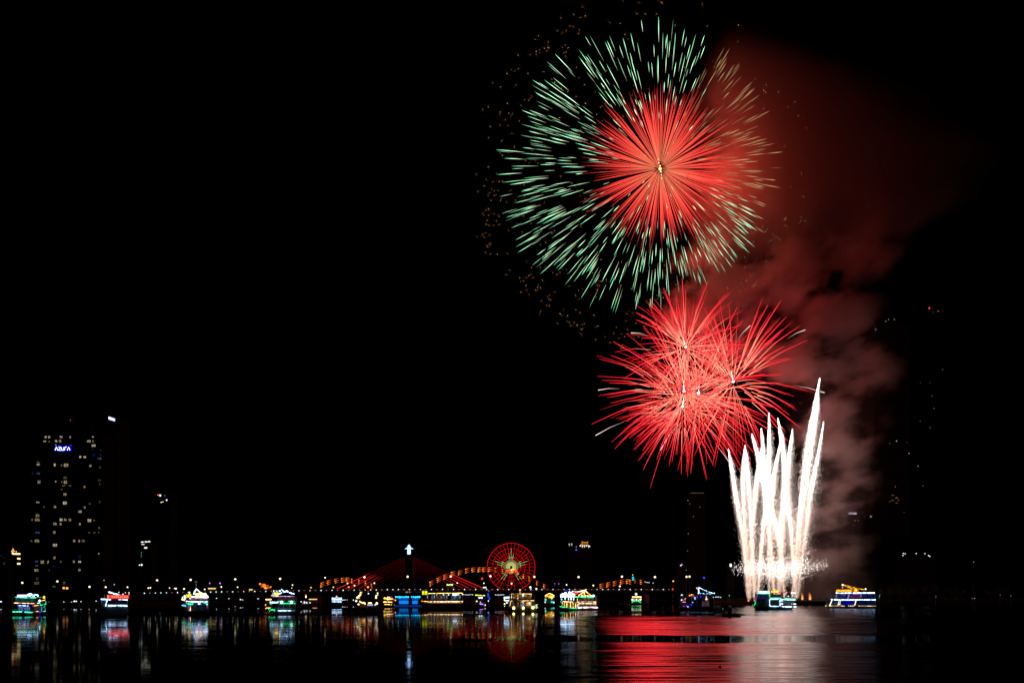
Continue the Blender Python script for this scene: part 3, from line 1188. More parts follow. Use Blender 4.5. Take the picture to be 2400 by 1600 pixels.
# ------------------------------------------------------------------ towers and other buildings
WCOL = dict(a=((1.0, 0.70, 0.36), 0.42), b=((1.0, 0.80, 0.55), 0.62), c=((1.0, 0.62, 0.34), 0.16), g=((0.62, 0.60, 0.20), 0.20), u=((0.12, 0.25, 0.75), 0.20),
            w=((0.85, 0.88, 0.85), 0.35), d=((0.5, 0.48, 0.45), 0.10), o=((1.0, 0.42, 0.16), 0.40), v=((0.02, 0.02, 0.5), 0.30))


class Tower:
    def __init__(s, name, label, cat, Y, px, group=None):
        s.Y, s.k = Y, Y / F
        b = P(px, HZ, Y)
        s.base = Vector((b.x, Y, 3.0))
        s.root = thing(name, label, cat, s.base, 0, group)

    def loc(s, px, py, dy=0.0):
        return P(px, py, s.Y) - s.base + Vector((0, dy, 0))

    def block(s, x0, x1, ytop, d0=0.0, d1=22.0, name='wall', m=None, ybot=None):
        a, b = s.loc(x0, ytop), s.loc(x1, ytop)
        mb = MB()
        mb.box(a.x, b.x, d0, d1, -3 if ybot is None else s.loc(x0, ybot).z, a.z)
        return mb.build(name, m or darkwall, s.root)

    def slabs(s, x0, x1, ytop, step, d0=0.0):
        """floor edges across the front"""
        a, b = s.loc(x0, ytop), s.loc(x1, ytop)
        mb = MB()
        z = a.z - step * s.k * 0.5
        while z > 0:
            mb.box(a.x - 0.3, b.x + 0.3, d0 - 0.7, d0 - 0.02, z - 0.12, z + 0.12)
            z -= step * s.k
        mb.build('floor_edge', surf('dark_slab', (0.009, 0.009, 0.010), 0.9, scale=0.1), s.root)

    def window(s, px, py, w, h, c, d0=0.0):
        p = s.loc(px, py)
        col, k = WCOL[c]
        mb = MB()
        ww, hh = w * s.k / 2, h * s.k / 2
        mb.box(p.x - ww, p.x + ww, d0 - 0.06, d0 - 0.02, p.z - hh, p.z + hh)
        m = window_glow('lit_window_' + c, col, k)
        f = MB()
        for sx in (-1, 1):
            f.box(p.x + sx * ww - 0.08, p.x + sx * ww + 0.08, d0 - 0.14, d0 - 0.01, p.z - hh, p.z + hh)
        o = mb.build('window', m, s.root)
        if w > 4.5:
            f.box(p.x - 0.1, p.x + 0.1, d0 - 0.14, d0 - 0.065, p.z - hh, p.z + hh)
            f.build('frame', steel, o)
        return o

    def light(s, px, py, r, c, name='lamp', dy=-0.6):
        mb = MB()
        mb.ball(s.loc(px, py, dy), r * s.k, 0, 8, 6)
        return mb.build(name, EMIT[c], s.root)


def azura_tower():
    t = Tower('apartment_tower', 'tall dark apartment tower with scattered warm windows and a blue backlit name sign', 'tower', 1000, 153)
    t.block(97, 182, 1013, 0, 30)
    t.block(182.02, 239, 1016, 2, 28)
    t.block(67, 96.98, 1073, 3, 27)
    t.block(120, 205, 992, 6, 24, ybot=1012.8)
    t.slabs(97, 182, 1022, 9.7)
    t.slabs(183, 239, 1022, 9.7, 2)
    t.slabs(67, 96, 1080, 9.7, 3)
    mb = MB()
    mb.tube([t.loc(152.7, 992, 12), t.loc(152.7, 979.6, 12)], 0.25, 6)
    mb.build('mast', steel, t.root)
    t.light(152.7, 979.3, 0.75, 'r', 'beacon', 12)
    Wn = """335,232,16,18,b 362,232,16,18,b 330,264,22,18,a 361,265,10,14,c 413,262,18,22,b 442,262,18,22,a 450,230,24,14,b 516,233,12,20,w 411,289,10,8,b 520,292,4,10,w
648,260,30,20,a 678,228,14,14,w 678,262,6,20,w 683,292,32,20,b 676,325,4,18,d 735,325,8,10,d 584,376,14,18,b 617,376,22,14,b 713,387,6,12,c 730,388,20,16,c 403,436,14,22,b
453,438,10,20,c 486,438,36,26,a 658,441,18,18,a 730,452,18,16,d 271,412,22,8,g 271,430,26,14,b 228,495,14,10,v 273,495,26,18,u 480,530,26,16,g 277,558,24,22,w 410,558,10,16,a
455,562,8,20,c 480,562,28,24,a 470,589,26,10,g 515,589,24,12,g 616,595,14,18,o 453,616,16,8,c 725,547,24,18,d 727,576,10,10,c 479,652,26,20,a 268,708,26,12,a 478,716,32,24,b
323,744,10,12,g 405,744,18,20,a 653,719,12,12,c 726,706,8,18,d 617,746,12,16,a 583,778,28,20,w 266,807,28,22,a 265,837,40,20,a 226,836,12,14,c 450,838,22,22,b 480,838,20,18,a
514,840,20,22,a 405,870,28,22,a 446,870,12,20,a 581,870,12,20,a 651,842,28,24,b 687,842,12,12,c 723,897,14,16,c 649,932,14,8,c 688,932,14,8,g 720,932,8,12,c 400,931,20,22,a
266,931,36,16,u 262,993,36,22,a 222,993,12,14,c 546,994,18,22,a 571,994,24,22,a 606,994,24,22,c 405,1025,34,22,b 401,1118,18,20,a 575,1110,26,20,v 259,1143,28,14,u 312,1149,28,24,a
354,1149,12,24,a 447,1148,10,18,c 543,1147,14,20,a 579,1146,26,16,b 258,1175,24,10,c 258,1209,34,20,a 577,1207,20,20,a 396,1178,24,8,v 264,1270,18,22,d 260,1303,38,18,c 398,1329,24,10,g
472,1302,18,20,c 720,1087,12,16,a 362,1209,6,18,d 684,362,20,22,v 733,360,12,20,v"""
    z = 1 / 3.1356
    for w in Wn.split():
        x, y, a, b, c = w.split(',')
        px, py = float(x) * z, 950 + float(y) * z
        d0 = 3 if px < 97 else (2 if px > 182 else 0)
        t.window(px, py, float(a) * z * 0.92, float(b) * z * 0.9, c, d0)
    # name sign: white strokes; its blue glow on the wall is an emissive panel
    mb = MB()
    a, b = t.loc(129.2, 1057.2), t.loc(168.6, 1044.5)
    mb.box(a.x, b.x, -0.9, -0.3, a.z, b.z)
    sg = mb.build('sign', glow('sign_wall_glow', (0.0, 0.0, 0.9), 0.9), t.root)  # panel stands in for the sign's blue glow on the wall
    G = {'A': [[(0, 0), (.5, 1), (1, 0)]], 'Z': [[(0, 1), (1, 1), (0, 0), (1, 0)]], 'U': [[(0, .9), (0, .3), (.25, 0), (.7, 0), (1, .3), (1, .9)]],
         'r': [[(0, 0), (0, .6), (.35, 1), (1, 1)]]}
    x = 130.4
    for ch, w in (('A', 6.4), ('Z', 5.2), ('U', 5.6), ('r', 4.6), ('A', 6.2)):
        mb = MB()
        for st in G[ch]:
            mb.tube([t.loc(x + u * w, 1055 - v * 7.6, -1.2) for u, v in st], 0.30, 5)
        mb.build('letter', glow('sign_letter', (0.75, 0.85, 1.0), 3.2), sg)
        x += w + 1.75


azura_tower()

t = Tower('slab_tower', 'narrow dark slab tower behind the apartment tower, white slanted sign on its roof', 'tower', 1080, 258)
t.block(243, 274, 974.5, 0, 40)
t.slabs(243, 274, 984, 10)
mb = MB()
for i, (w, h) in enumerate([(2.2, 5), (1.0, 6.2), (2.4, 4.4), (2.4, 4.2), (2.2, 5.4)]):
    a = t.loc(256.8 + i * 2.75, 979.2 + i * 1.0, -0.8)
    ww, hh = w * t.k / 2, h * t.k / 2
    mb.tube([(a.x - ww, a.y, a.z - hh), (a.x - ww, a.y, a.z + hh), (a.x + ww, a.y, a.z + hh * .6), (a.x + ww, a.y, a.z - hh), (a.x - ww, a.y, a.z - hh)], 0.42, 5)
sb = MB()
a, b = t.loc(256, 976, 0), t.loc(270.5, 986, 0)
sb.add([(a.x, -.5, t.loc(0, 983.5).z), (b.x, -.5, t.loc(0, 987.2).z), (b.x, -.5, t.loc(0, 979.8).z), (a.x, -.5, t.loc(0, 975.8).z),
        (a.x, -.1, t.loc(0, 983.5).z), (b.x, -.1, t.loc(0, 987.2).z), (b.x, -.1, t.loc(0, 979.8).z), (a.x, -.1, t.loc(0, 975.8).z)],
       [(0, 1, 2, 3), (7, 6, 5, 4), (1, 0, 4, 5), (2, 1, 5, 6), (3, 2, 6, 7), (0, 3, 7, 4)])
so = sb.build('sign', glow('pale_sign_back', (0.30, 0.40, 0.9), 0.5), t.root)
mb.build('lettering', glow('pale_lettering', (0.75, 0.82, 1.0), 2.0), so)
for (x, y, r, c) in [(250, 1045, .6, 'd'), (254, 1082, .7, 'd'), (253, 1113, .8, 'd'), (252, 1204, .9, 'd'), (258, 1215, 1.3, 'w'), (259, 1247.3, .7, 'w'), (257, 1275.6, 1.5, 'w'), (248, 1163.5, .7, 'd'), (252, 1320, .8, 'd')]:
    t.light(x, y, r * .8, c, 'balcony_lamp')

t = Tower('pagoda', 'narrow tiered tower with three yellow lit bands and an orange flame-shaped finial', 'tower', 1020, 35)
for i, y in enumerate((1300, 1311, 1323)):
    t.block(31.5, 40, y, 1, 5, ybot=y + 8.0)
    t.block(30.2, 41.6, y - 4.8, 0.2, 5.8, name='tier', m=glow('pagoda_band', (1.0, 0.78, 0.32), 1.5), ybot=y - 1.4)
    for x in (31.7, 37.8):
        t.light(x, y + 3.5, 1.0, 'y', 'lamp', 0.6)
t.block(32, 39.5, 1331, 1, 5)
mb = MB()
mb.tube([t.loc(28.4, 1292, 2), t.loc(28.4, 1291, 2), t.loc(28.4, 1288, 2), t.loc(28.4, 1283.5, 2)], [1.5, 1.8, 0.9, 0.1], 8)
mb.tube([t.loc(28.4, 1292, 2), t.loc(28.4, 1400, 2)], 0.5, 6)
mb.build('finial', glow('finial_gold', (1.0, 0.40, 0.02), 1.3), t.root)
t.light(28.4, 1295.6, 2.0, 'w', 'lamp', 1.0)
t.light(37, 1292, 1.0, 'y', 'lamp', 1.0)

t = Tower('low_block', 'low dark block at the very edge of town with two dull grey lit windows', 'building', 990, 8)
t.block(-14, 17, 1298, 0, 20)
t.slabs(-14, 17, 1304, 8)
t.window(2.5, 1302, 3.2, 1.2, 'd')
t.window(9.3, 1305.5, 1.6, 1.8, 'd')
t.window(9.8, 1319.5, 3.4, 5.2, 'd')

t = Tower('office_tower', 'dark tower with white light bars on its crown and a string of green dots below', 'tower', 1060, 342)
t.block(331, 353, 1266, 0, 20)
t.slabs(331, 353, 1274, 9)
for (x, y, w, h, m) in [(334, 1269.5, 5, 3, lamp_w), (343, 1269, 6, 3, lamp_w), (350, 1268.5, 4.5, 3, lamp_w), (335.5, 1275, 6.5, 2.6, lamp_warm), (342, 1283, 6.5, 3.6, lamp_w)]:
    p = t.loc(x, y)
    mb = MB()
    mb.box(p.x - w * t.k / 2, p.x + w * t.k / 2, -.8, -.05, p.z - h * t.k / 2, p.z + h * t.k / 2)
    mb.build('light_bar', glow('crown_bar', (0.9, 0.88, 0.8), 1.1) if m is lamp_w else glow('crown_bar_warm', (1, .72, .4), .8), t.root)
for y in (1294, 1299, 1304):
    t.light(331.8, y, .7, 'g')
t.light(332.5, 1323, 2.2, 'w')
t.light(327.5, 1323.3, 1.3, 'w')

t = Tower('office_tower', 'dark tower with one red and three white lights high up, nothing lit below', 'tower', 1120, 381)
t.block(366, 398, 1154, 0, 26)
t.slabs(366, 398, 1164, 10)
for (x, y, r, c) in [(371, 1159.3, 1.5, 'r'), (376, 1160.5, 2.4, 'w'), (391.2, 1171.4, 1.9, 'w'), (378.5, 1176.6, 1.2, 'y'), (382.5, 1175.6, 1.0, 'y'), (387, 1161, .8, 'd')]:
    t.light(x, y, r, c)

t = Tower('hotel', 'dark hotel tower with two lines of orange roof lettering above white wall washers', 'hotel', 1420, 1370)
t.block(1357, 1386, 1276, 0, 30)
t.block(1332, 1356.98, 1272, 5, 30)
t.slabs(1357, 1386, 1290, 8)
om = glow('hotel_lettering', (1.0, 0.36, 0.02), 1.3)
text_obj('lettering', 'Grand', 4.6 * t.k * 1.32, om, t.root, t.loc(1370.3, 1272.3, -1))
text_obj('lettering', 'Mercure', 4.2 * t.k * 1.25, om, t.root, t.loc(1369.8, 1277.3, -1))
for x, y, h in [(1360, 1278.5, 3), (1364.7, 1279, 6), (1369.5, 1279, 6), (1374.3, 1278.6, 3), (1379.4, 1279, 7), (1381.6, 1280, 2)]:  # lamp and its fading beam on the wall painted as one glowing taper
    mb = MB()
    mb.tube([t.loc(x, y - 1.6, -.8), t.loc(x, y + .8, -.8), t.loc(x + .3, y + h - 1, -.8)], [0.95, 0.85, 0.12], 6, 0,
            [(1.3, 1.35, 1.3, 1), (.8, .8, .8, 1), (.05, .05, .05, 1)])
    mb.build('washer_beam', star_mat, t.root, burn=True)
for x, y in [(1334.3, 1274.5), (1340, 1274)]:  # same painted beams on the side wing
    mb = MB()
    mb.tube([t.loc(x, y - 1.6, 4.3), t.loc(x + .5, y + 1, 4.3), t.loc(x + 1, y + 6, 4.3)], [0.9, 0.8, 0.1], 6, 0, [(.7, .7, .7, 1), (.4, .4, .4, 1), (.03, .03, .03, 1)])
    mb.build('washer_beam', star_mat, t.root, burn=True)
t.light(1351, 1287.2, 1.9, 'b', dy=4)
t.light(1351, 1280.2, .6, 'y', dy=4)

t = Tower('office_tower', 'dark tower between the low red firework and the hotel, thin amber line on its roof', 'tower', 1350, 1633)
t.block(1610, 1656, 1158, 0, 30)
t.slabs(1610, 1656, 1170, 10)
mb = MB()
a, b = t.loc(1619, 1155.2), t.loc(1650, 1154.0)
mb.box(a.x, b.x, 1, 1.6, a.z, b.z)
mb.build('roof_light', glow('dim_amber_line', (0.8, .42, .16), .14, False), t.root)
for (x, y, r) in [(1612, 1172, .8), (1616, 1180, .6), (1613, 1250, .7), (1625, 1210, .6), (1611, 1290, .7), (1640, 1188, .6)]:
    t.light(x, y, r, 'd')

t = Tower('hotel', 'hotel tower in the smoke with small white roof lettering over two warm windows', 'hotel', 1150, 2005)
t.block(1984, 2027, 1196, 0, 30)
t.slabs(1984, 2027, 1209, 7)
text_obj('lettering', 'WINK', 5.4 * t.k * 1.38, glow('pale_lilac_letters', (0.85, 0.70, 0.95), 0.85), t.root, t.loc(1998, 1205.4, -1))
for (x, y, w, h, c) in [(2003.2, 1219.4, 3.6, 2.0, 'b'), (2011.3, 1219.3, 2.6, 1.8, 'b'), (2026, 1210.2, 2.8, 2.6, 'd'), (1998.5, 1226.3, 2.4, 1.4, 'd'), (2000, 1246.5, 2.2, 2.2, 'c'),
                        (1992, 1238, 2, 2, 'd'), (2001, 1230, 3, 1.6, 'c')]:
    t.window(x, y, w, h, c)
t = Tower('low_block', 'low dark block against the smoke with one pale square window, next to the lettered hotel', 'building', 1170, 2041)
t.block(2028.5, 2056, 1205, 0, 25)
t.slabs(2028.5, 2056, 1213, 7)
t.window(2041, 1209.5, 4.8, 4.6, 'w')

t = Tower('skyscraper', 'very tall dark skyscraper beyond the smoke with a red beacon on top', 'tower', 1300, 2178)
t.block(2146, 2212, 742, 0, 36)
t.block(2160, 2206, 727, 6, 30, ybot=741.8)
mb = MB()
mb.tube([t.loc(2189, 727, 15), t.loc(2189, 714.6, 15)], 0.3, 6)
mb.build('mast', steel, t.root)
t.light(2189, 714.2, 1.6, 'r', 'beacon', 15)
for (x, y, r, c) in [(2198, 729.5, 1.2, 'w'), (2185.5, 731.5, 1.0, 'd'), (2210, 728.8, .8, 'd'), (2209, 866, 1.2, 'd'), (2179, 897, .8, 'd'), (2156.5, 897, .8, 'd'), (2183.5, 927.7, 1.0, 'd'),
                     (2188.6, 957, 1.1, 'd'), (2156.5, 987, 1.1, 'd'), (2179.5, 1002, 1.2, 'd'), (2151, 1092, 1.2, 'w'), (2162, 1138, .9, 'o')]:
    t.light(x, y, r * .5, c)
t = Tower('skyscraper', 'tall dark skyscraper seen through the edge of the smoke with four white roof lights', 'tower', 1250, 2090)
t.block(2049, 2132, 760, 0, 36)
t.block(2062, 2110, 750, 8, 30, ybot=759.8)
for (x, y, r, c) in [(2075.5, 753.5, 1.3, 'w'), (2082, 748.5, 1.2, 'w'), (2095.6, 748.8, 1.4, 'w'), (2052, 772.5, 1.4, 'w'), (2062, 853.6, 1.4, 'w'), (2101, 1033, 1.5, 'w'), (2085, 1038.5, 1.0, 'o'),
                     (2130, 1062, 1.3, 'w'), (2125, 1036, .8, 'd'), (2098, 1140, 1.2, 'c'), (2106, 1172, .9, 'o'), (2085, 1175, .9, 'o'), (2118, 1200, .7, 'o')]:
    if c == 'c':
        c = 'o'
    t.light(x, y, r * .5, c)
for y in (1160, 1166, 1172, 1178):
    t.window(2096 + rng.uniform(-6, 6), y, 6, 2, 'c')

t = Tower('radio_mast', 'lattice mast with four dull red light bands behind the dark bank', 'mast', 1300, 2203)
mb = MB()
for sx in (-1, 1):
    for sy in (-1, 1):
        mb.tube([(sx * 2.2, 4 + sy * 2.2, -3), (sx * 1.0, 4 + sy * 1.0, t.loc(0, 1268).z)], 0.25, 5)
for i in range(14):
    z0, z1 = -1 + i * 4.7, 3.7 + i * 4.7
    mb.tube([(-2 + i * .07, 1.9, z0), (2 - i * .07, 1.9, z1)], 0.15, 4)
    mb.tube([(2 - i * .07, 1.9, z0), (-2 + i * .07, 1.9, z1)], 0.15, 4)
mb.build('lattice', steel, t.root)
for y in (1279, 1294.7, 1309, 1327):
    mb = MB()
    p = t.loc(2203, y)
    mb.box(p.x - 1.7, p.x + 1.7, 1.0, 6.5, p.z - 1.7, p.z + 1.7)
    mb.build('light_band', glow('dull_red_band', (0.5, 0.008, 0.0), 0.08, False), t.root)

t = Tower('apartment_block', 'long low dark building beyond the smoke with a row of white roof lamps', 'building', 1180, 2150)
t.block(2108, 2192, 1304, 0, 24)
t.slabs(2108, 2192, 1312, 9)
for (x, y) in [(2117.8, 1296), (2122, 1296.8), (2117, 1301), (2148, 1296.4), (2168.5, 1296.3), (2177, 1301), (2180, 1303)]:
    mb = MB()
    mb.ball(t.loc(x, y, 1), 1.15 * t.k, 0, 8, 6)
    mb.tube([t.loc(x, y, 1), t.loc(x, 1305, 1)], .1, 4, 1)
    mb.build('roof_lamp', [lamp_w, steel], t.root)

t = Tower('office_tower', 'slim dark tower beside the last fountain with a white cluster of lights on its crown', 'tower', 1080, 1894)
t.block(1886, 1903, 1299, 0, 16)
t.slabs(1886, 1903, 1306, 8)
for (x, y, r) in [(1891, 1296, 1.8), (1894.5, 1294, 2.2), (1896, 1291, 1.4), (1894.8, 1297.5, 1.5)]:
    t.light(x, y, r, 'w')
t = Tower('office_tower', 'short dark tower left alone before the fountains with one small white sign', 'tower', 1080, 1712)
t.block(1703, 1722, 1319, 0, 16)
t.slabs(1703, 1722, 1330, 8)
p = t.loc(1712.3, 1324)
mb = MB()
mb.box(p.x - 0.9, p.x + 0.9, -.8, -.1, p.z - 1.6, p.z + 1.6)
mb.build('sign', glow('small_white_sign', (.85, .9, 1), 2.0), t.root)
t = Tower('office_tower', 'short dark tower with a pink and white light on its corner above the bulb-strung boat', 'tower', 1080, 1597)
t.block(1588, 1606, 1318, 0, 16)
t.slabs(1588, 1606, 1328, 8)
for (x, y, r, c) in [(1595.5, 1324.3, 1.5, 'w'), (1598, 1322, 1.6, 'p'), (1608, 1335, .8, 'd')]:
    t.light(x, y, r, c)
t = Tower('sign_tower', 'slim tower with a tall turquoise light panel rising from the arch bridge', 'tower', 1230, 1483.5)
t.block(1480.5, 1487, 1349, 0, 5, ybot=1400)
p0, p1 = t.loc(1481.6, 1359.5), t.loc(1485.4, 1350.5)
mb = MB()
mb.box(p0.x, p1.x, -.5, -.05, p0.z, p1.z)
mb.build('emissive_panel', glow('turquoise_panel', (0.0, 0.72, 0.95), 1.1), t.root)
t.light(1483.6, 1346.2, 1.2, 'o', 'beacon', 2)

# ------------------------------------------------------------------ lamps on the bridge and along the banks
ORD = ['first', 'second', 'third', 'fourth', 'fifth', 'sixth', 'seventh', 'eighth', 'ninth', 'tenth', 'eleventh', 'twelfth', 'thirteenth', 'fourteenth', 'fifteenth', 'sixteenth',
       'seventeenth', 'eighteenth', 'nineteenth', 'twentieth', 'twenty-first', 'twenty-second', 'twenty-third', 'twenty-fourth', 'twenty-fifth', 'twenty-sixth', 'twenty-seventh',
       'twenty-eighth', 'twenty-ninth', 'thirtieth', 'thirty-first', 'thirty-second', 'thirty-third', 'thirty-fourth']


def lamp(name, px, py, r, c, Y, zb, label, group, tall=False):
    p = P(px, py, Y)
    root = thing(name, label, 'street lamp', (p.x, Y, zb), 0, group)
    h = p.z - zb
    mb = MB()
    mb.tube([(0, 0.3, 0), (0, 0.3, h * 0.9), (0, 0.2, h + 0.3)], [0.16, 0.11, 0.08], 6)
    mb.build('pole', steel, root)
    mb = MB()
    mb.ball((0, -0.1, h), r * Y / F, 0, 10, 7, (1, .9, .92))
    mb.build('lamp_head', EMIT[c], root)
    return root


NEAR = ['above the apartment tower boats, where the bridge begins', 'above the mast of the white-roofed boat', 'between the white-roofed boat and the orange tail lamps', 'over the boat with the green lamp band',
        'standing alone before the small amber arch', 'at the upper end of the bright red cables', 'straight in front of the dark pylon', 'among the cables on the wheel side',
        'just outside the lower rim of the ferris wheel', 'at the far lower edge of the ferris wheel', 'above the big white boat', 'before the last amber arch', 'past the end of the last amber arch']
TALL = [(368.5, 1359), (447, 1358), (551.6, 1356.6), (656.8, 1355.5), (762, 1352.9), (854.3, 1351.6), (955.4, 1350.6), (1056.4, 1350), (1149.4, 1349.4), (1252.5, 1351), (1356, 1351.3), (1457.6, 1350.4), (1535, 1351.5)]
for i, (x, y) in enumerate(TALL):
    lamp('street_lamp', x, y, (2.5 if i != 4 else 1.7), 'y', BY + 6, P(x, 1388 - 7 * min(1, (x - 340) / 600), BY).z, 'tall warm street lamp on the bridge, ' + NEAR[i], 'tall street lamps along the road bridge')

MIDL = [(52.6, 1364.8, 2.6, 'y', 'bright warm lamp on the bank above the green-lit boat nearest the picture edge'), (134.7, 1361.6, 2.7, 'y', 'bright warm lamp at the foot of the apartment tower'),
        (149.8, 1377, 3.2, 'o', 'orange lamp under the apartment tower, paired with another on its town side'), (157.5, 1377.5, 3.2, 'o', 'orange lamp under the apartment tower, the one nearer the bridge of the pair'),
        (210, 1374.3, 2.7, 'y', 'warm lamp on the bank before the red-signed boat'), (248, 1375, 2.3, 'y', 'warm lamp right above the bow of the red-signed boat'),
        (299, 1375, 2.0, 'y', 'warm lamp beyond the stern of the red-signed boat'), (348, 1377, 1.9, 'y', 'yellow lamp close to its twin, first after the start of the bridge'),
        (352.6, 1376.5, 1.9, 'y', 'yellow lamp touching its twin on the bridge side'), (397.6, 1377, 1.5, 'y', 'small yellow lamp alone ahead of the white-roofed boat'),
        (409, 1378, 1.3, 'y', 'faint yellow lamp beside a brighter one, before the white-roofed boat'), (412.5, 1378.4, 2.2, 'y', 'yellow lamp, brighter one of the pair before the white-roofed boat'),
        (431.6, 1379, 2.2, 'y', 'yellow lamp over the yellow-lit bow of the white-roofed boat'), (480, 1380, 1.9, 'y', 'yellow lamp over the stern of the white-roofed boat'),
        (491.7, 1366, 1.8, 'p', 'purple lamp behind the bridge past the white-roofed boat'), (515.8, 1366, 2.2, 'p', 'larger purple lamp next to a yellow one behind the bridge'),
        (519, 1374.6, 2.0, 'y', 'yellow lamp just under the larger purple lamp'), (557, 1375, 1.8, 'l', 'pale green lamp between the tall bridge lamps'),
        (685.7, 1370, 1.8, 'l', 'pale lamp high behind the boat with the green lamp band'), (684, 1377, 1.0, 'y', 'tiny yellow lamp above the boat with the green lamp band'),
        (729, 1376, 1.9, 'o', 'orange lamp alone in front of the small amber arch'), (781.4, 1375.4, 2.0, 'o', 'orange lamp in front of the outermost red cable'),
        (817.6, 1375, 2.0, 'o', 'orange lamp between the lower ends of the bright red cables'), (862.5, 1375, 2.5, 'o', 'large orange lamp below the tall lamp by the red cables'),
        (814.9, 1366.5, 2.1, 'y', 'warm lamp in the middle of the bright red cables, higher one'), (831, 1371.4, 1.9, 'y', 'warm lamp on the red cables, lower one'),
        (877.5, 1365.6, 1.9, 'y', 'warm lamp where the small amber arch ends'), (1072, 1365, 1.9, 'y', 'warm lamp between the red cables on the wheel side'),
        (1134, 1365.8, 1.7, 'y', 'small pale lamp below the red lantern'), (1199, 1366.5, 2.2, 'y', 'pale lamp inside the lower half of the ferris wheel'),
        (1130, 1355, 2.6, 'r', 'red lantern glowing next to the ferris wheel'), (1243, 1375.4, 2.8, 'y', 'large warm lamp right under the ferris wheel'),
        (1257, 1379, 2.6, 'w', 'large white lamp past the ferris wheel'), (1328, 1369.5, 2.0, 'w', 'white lamp above the bow of the big white boat'),
        (1300, 1367, 1.0, 'p', 'tiny purple lamp between wheel and big white boat'), (1310, 1367, 1.2, 'p', 'small purple lamp close to the big white boat'),
        (1390.6, 1371, 2.1, 'y', 'pale lamp over the stern of the big white boat'), (1452.7, 1373, 2.1, 'y', 'pale lamp under the last amber arch'),
        (1512, 1362.8, 1.0, 'w', 'tiny white lamp, first of a loose row past the last arch'), (1516.5, 1364, 1.1, 'w', 'tiny white lamp, middle of the loose row past the last arch'),
        (1521, 1364.2, 1.1, 'w', 'tiny white lamp, end of the loose row past the last arch'), (1530.5, 1365.5, .9, 'w', 'faint white lamp below the last tall bridge lamp'),
        (1577.8, 1361, 2.2, 'o', 'orange lamp above a red one near the bulb-strung boat'), (1576.6, 1380, 2.0, 'r', 'red lamp at the far end of the bridge'),
        (1609, 1350.8, 2.6, 'y', 'bright warm lamp of a close pair over the bulb-strung boat, bridge side'), (1616, 1350.3, 2.6, 'y', 'bright warm lamp of a close pair over the bulb-strung boat, fountain side'),
        (1650, 1353, 2.4, 'b', 'blue lamp over the stern of the bulb-strung boat'), (244, 1359, .9, 'w', 'tiny white lamp high above the red-signed boat'),
        (268, 1369, 1.0, 'w', 'tiny white lamp just above the roof of the red-signed boat')]
for (x, y, r, c, lab) in MIDL:
    Y = 1000 if x < 330 else (BY + 12 if 700 < x < 900 or y > 1374 else 1150)
    if x > 1560:
        Y = 960
    zb = 3.0 if (x < 330 or x > 1560) else P(x, 1383.5, BY).z - 1.0 if Y < 900 else -1.0
    lamp('street_lamp', x, y, r * .92, c, Y, zb, lab, None)

SHORE = [(2, 1410, 3.0), (16, 1414, 1.3), (26, 1412, 1.1), (26, 1415.5, 1.1), (115, 1411, 1.2), (122, 1412, 1.2), (150, 1410, 1.4), (168, 1410, 1.1), (174.5, 1408, 2.2), (179, 1408, 1.8), (178, 1413.5, 1.1), (190, 1409, 1.2),
         (225.6, 1407.5, 1.2), (364, 1406.5, 1.0), (376, 1414, 2.6), (389.7, 1414, 1.0), (507.6, 1401, 1.2), (536.7, 1401.8, 1.2), (545.5, 1401.9, .9), (564, 1404, 1.8), (569, 1404.6, 1.0), (604, 1402, .9), (606, 1402.2, 1.1)]
for i, (x, y, r) in enumerate(SHORE):
    Y = 915 if x < 330 else 1120
    lamp('shore_lamp', x, y, r * .9, 'w', Y, 3.0 if x < 330 else -1.0, ORD[i] + ' small white lamp counted from the picture edge along the town waterfront', 'small lamps along the town waterfront')
FARS = [(1087 + 3.4 * i, 1392.6 + rng.uniform(-.4, .4), rng.uniform(.6, 1.0)) for i in range(7)] + [(1161 + 2.5 * i, 1393 + rng.uniform(-.4, .4), rng.uniform(.6, 1.1)) for i in range(9)] + \
       [(803 + 3.6 * i, 1405 + rng.uniform(-.4, .6), rng.uniform(.7, 1.4)) for i in range(8)]
FARS.sort()
for i, (x, y, r) in enumerate(FARS):
    lamp('shore_lamp', x, y, r, 'w', 1150, -1.0, ORD[i] + ' tiny white lamp of the pontoon rows beneath the bridge, counted towards the wheel', 'tiny lamps of the pontoons under the bridge')
for i, (x, y, r) in enumerate([(1672, 1398.6, 1.2), (1678, 1398, 1.1), (1681, 1398, 1.0), (1684.5, 1398, 1.1), (1689, 1399, 1.0)]):
    lamp('shore_lamp', x, y, r, 'w', 925, 1.0, ORD[i] + ' tiny white lamp on the dark bank between the bulb-strung boat and the fountains', 'tiny lamps on the dark bank')
lamp('shore_lamp', 1709, 1394.7, 1.2, 'g', 925, 1.0, 'dim green lamp on the dark bank before the outermost fountain', None)
lamp('shore_lamp', 2062, 1394, .9, 'd', 905, 1.0, 'pale lamp on the bank just past the blue-lit boat', None)
lamp('shore_lamp', 2193, 1397, .8, 'd', 900, 1.0, 'lonely pale lamp on the black bank far beyond the blue-lit boat', None)
lamp('shore_lamp', 2281.7, 1316, .9, 'd', 1100, 1.0, 'lonely pale light high over the black bank', None)
for i, (x, y, r) in enumerate([(2278, 1401.5, .8), (2284, 1401.3, 1.0), (2344, 1393, .7), (2369, 1395, .7)]):
    lamp('shore_lamp', x, y, r, 'd', 895, 1.0, ORD[i] + ' faint lamp on the unlit bank near the picture edge', 'faint lamps on the unlit bank')

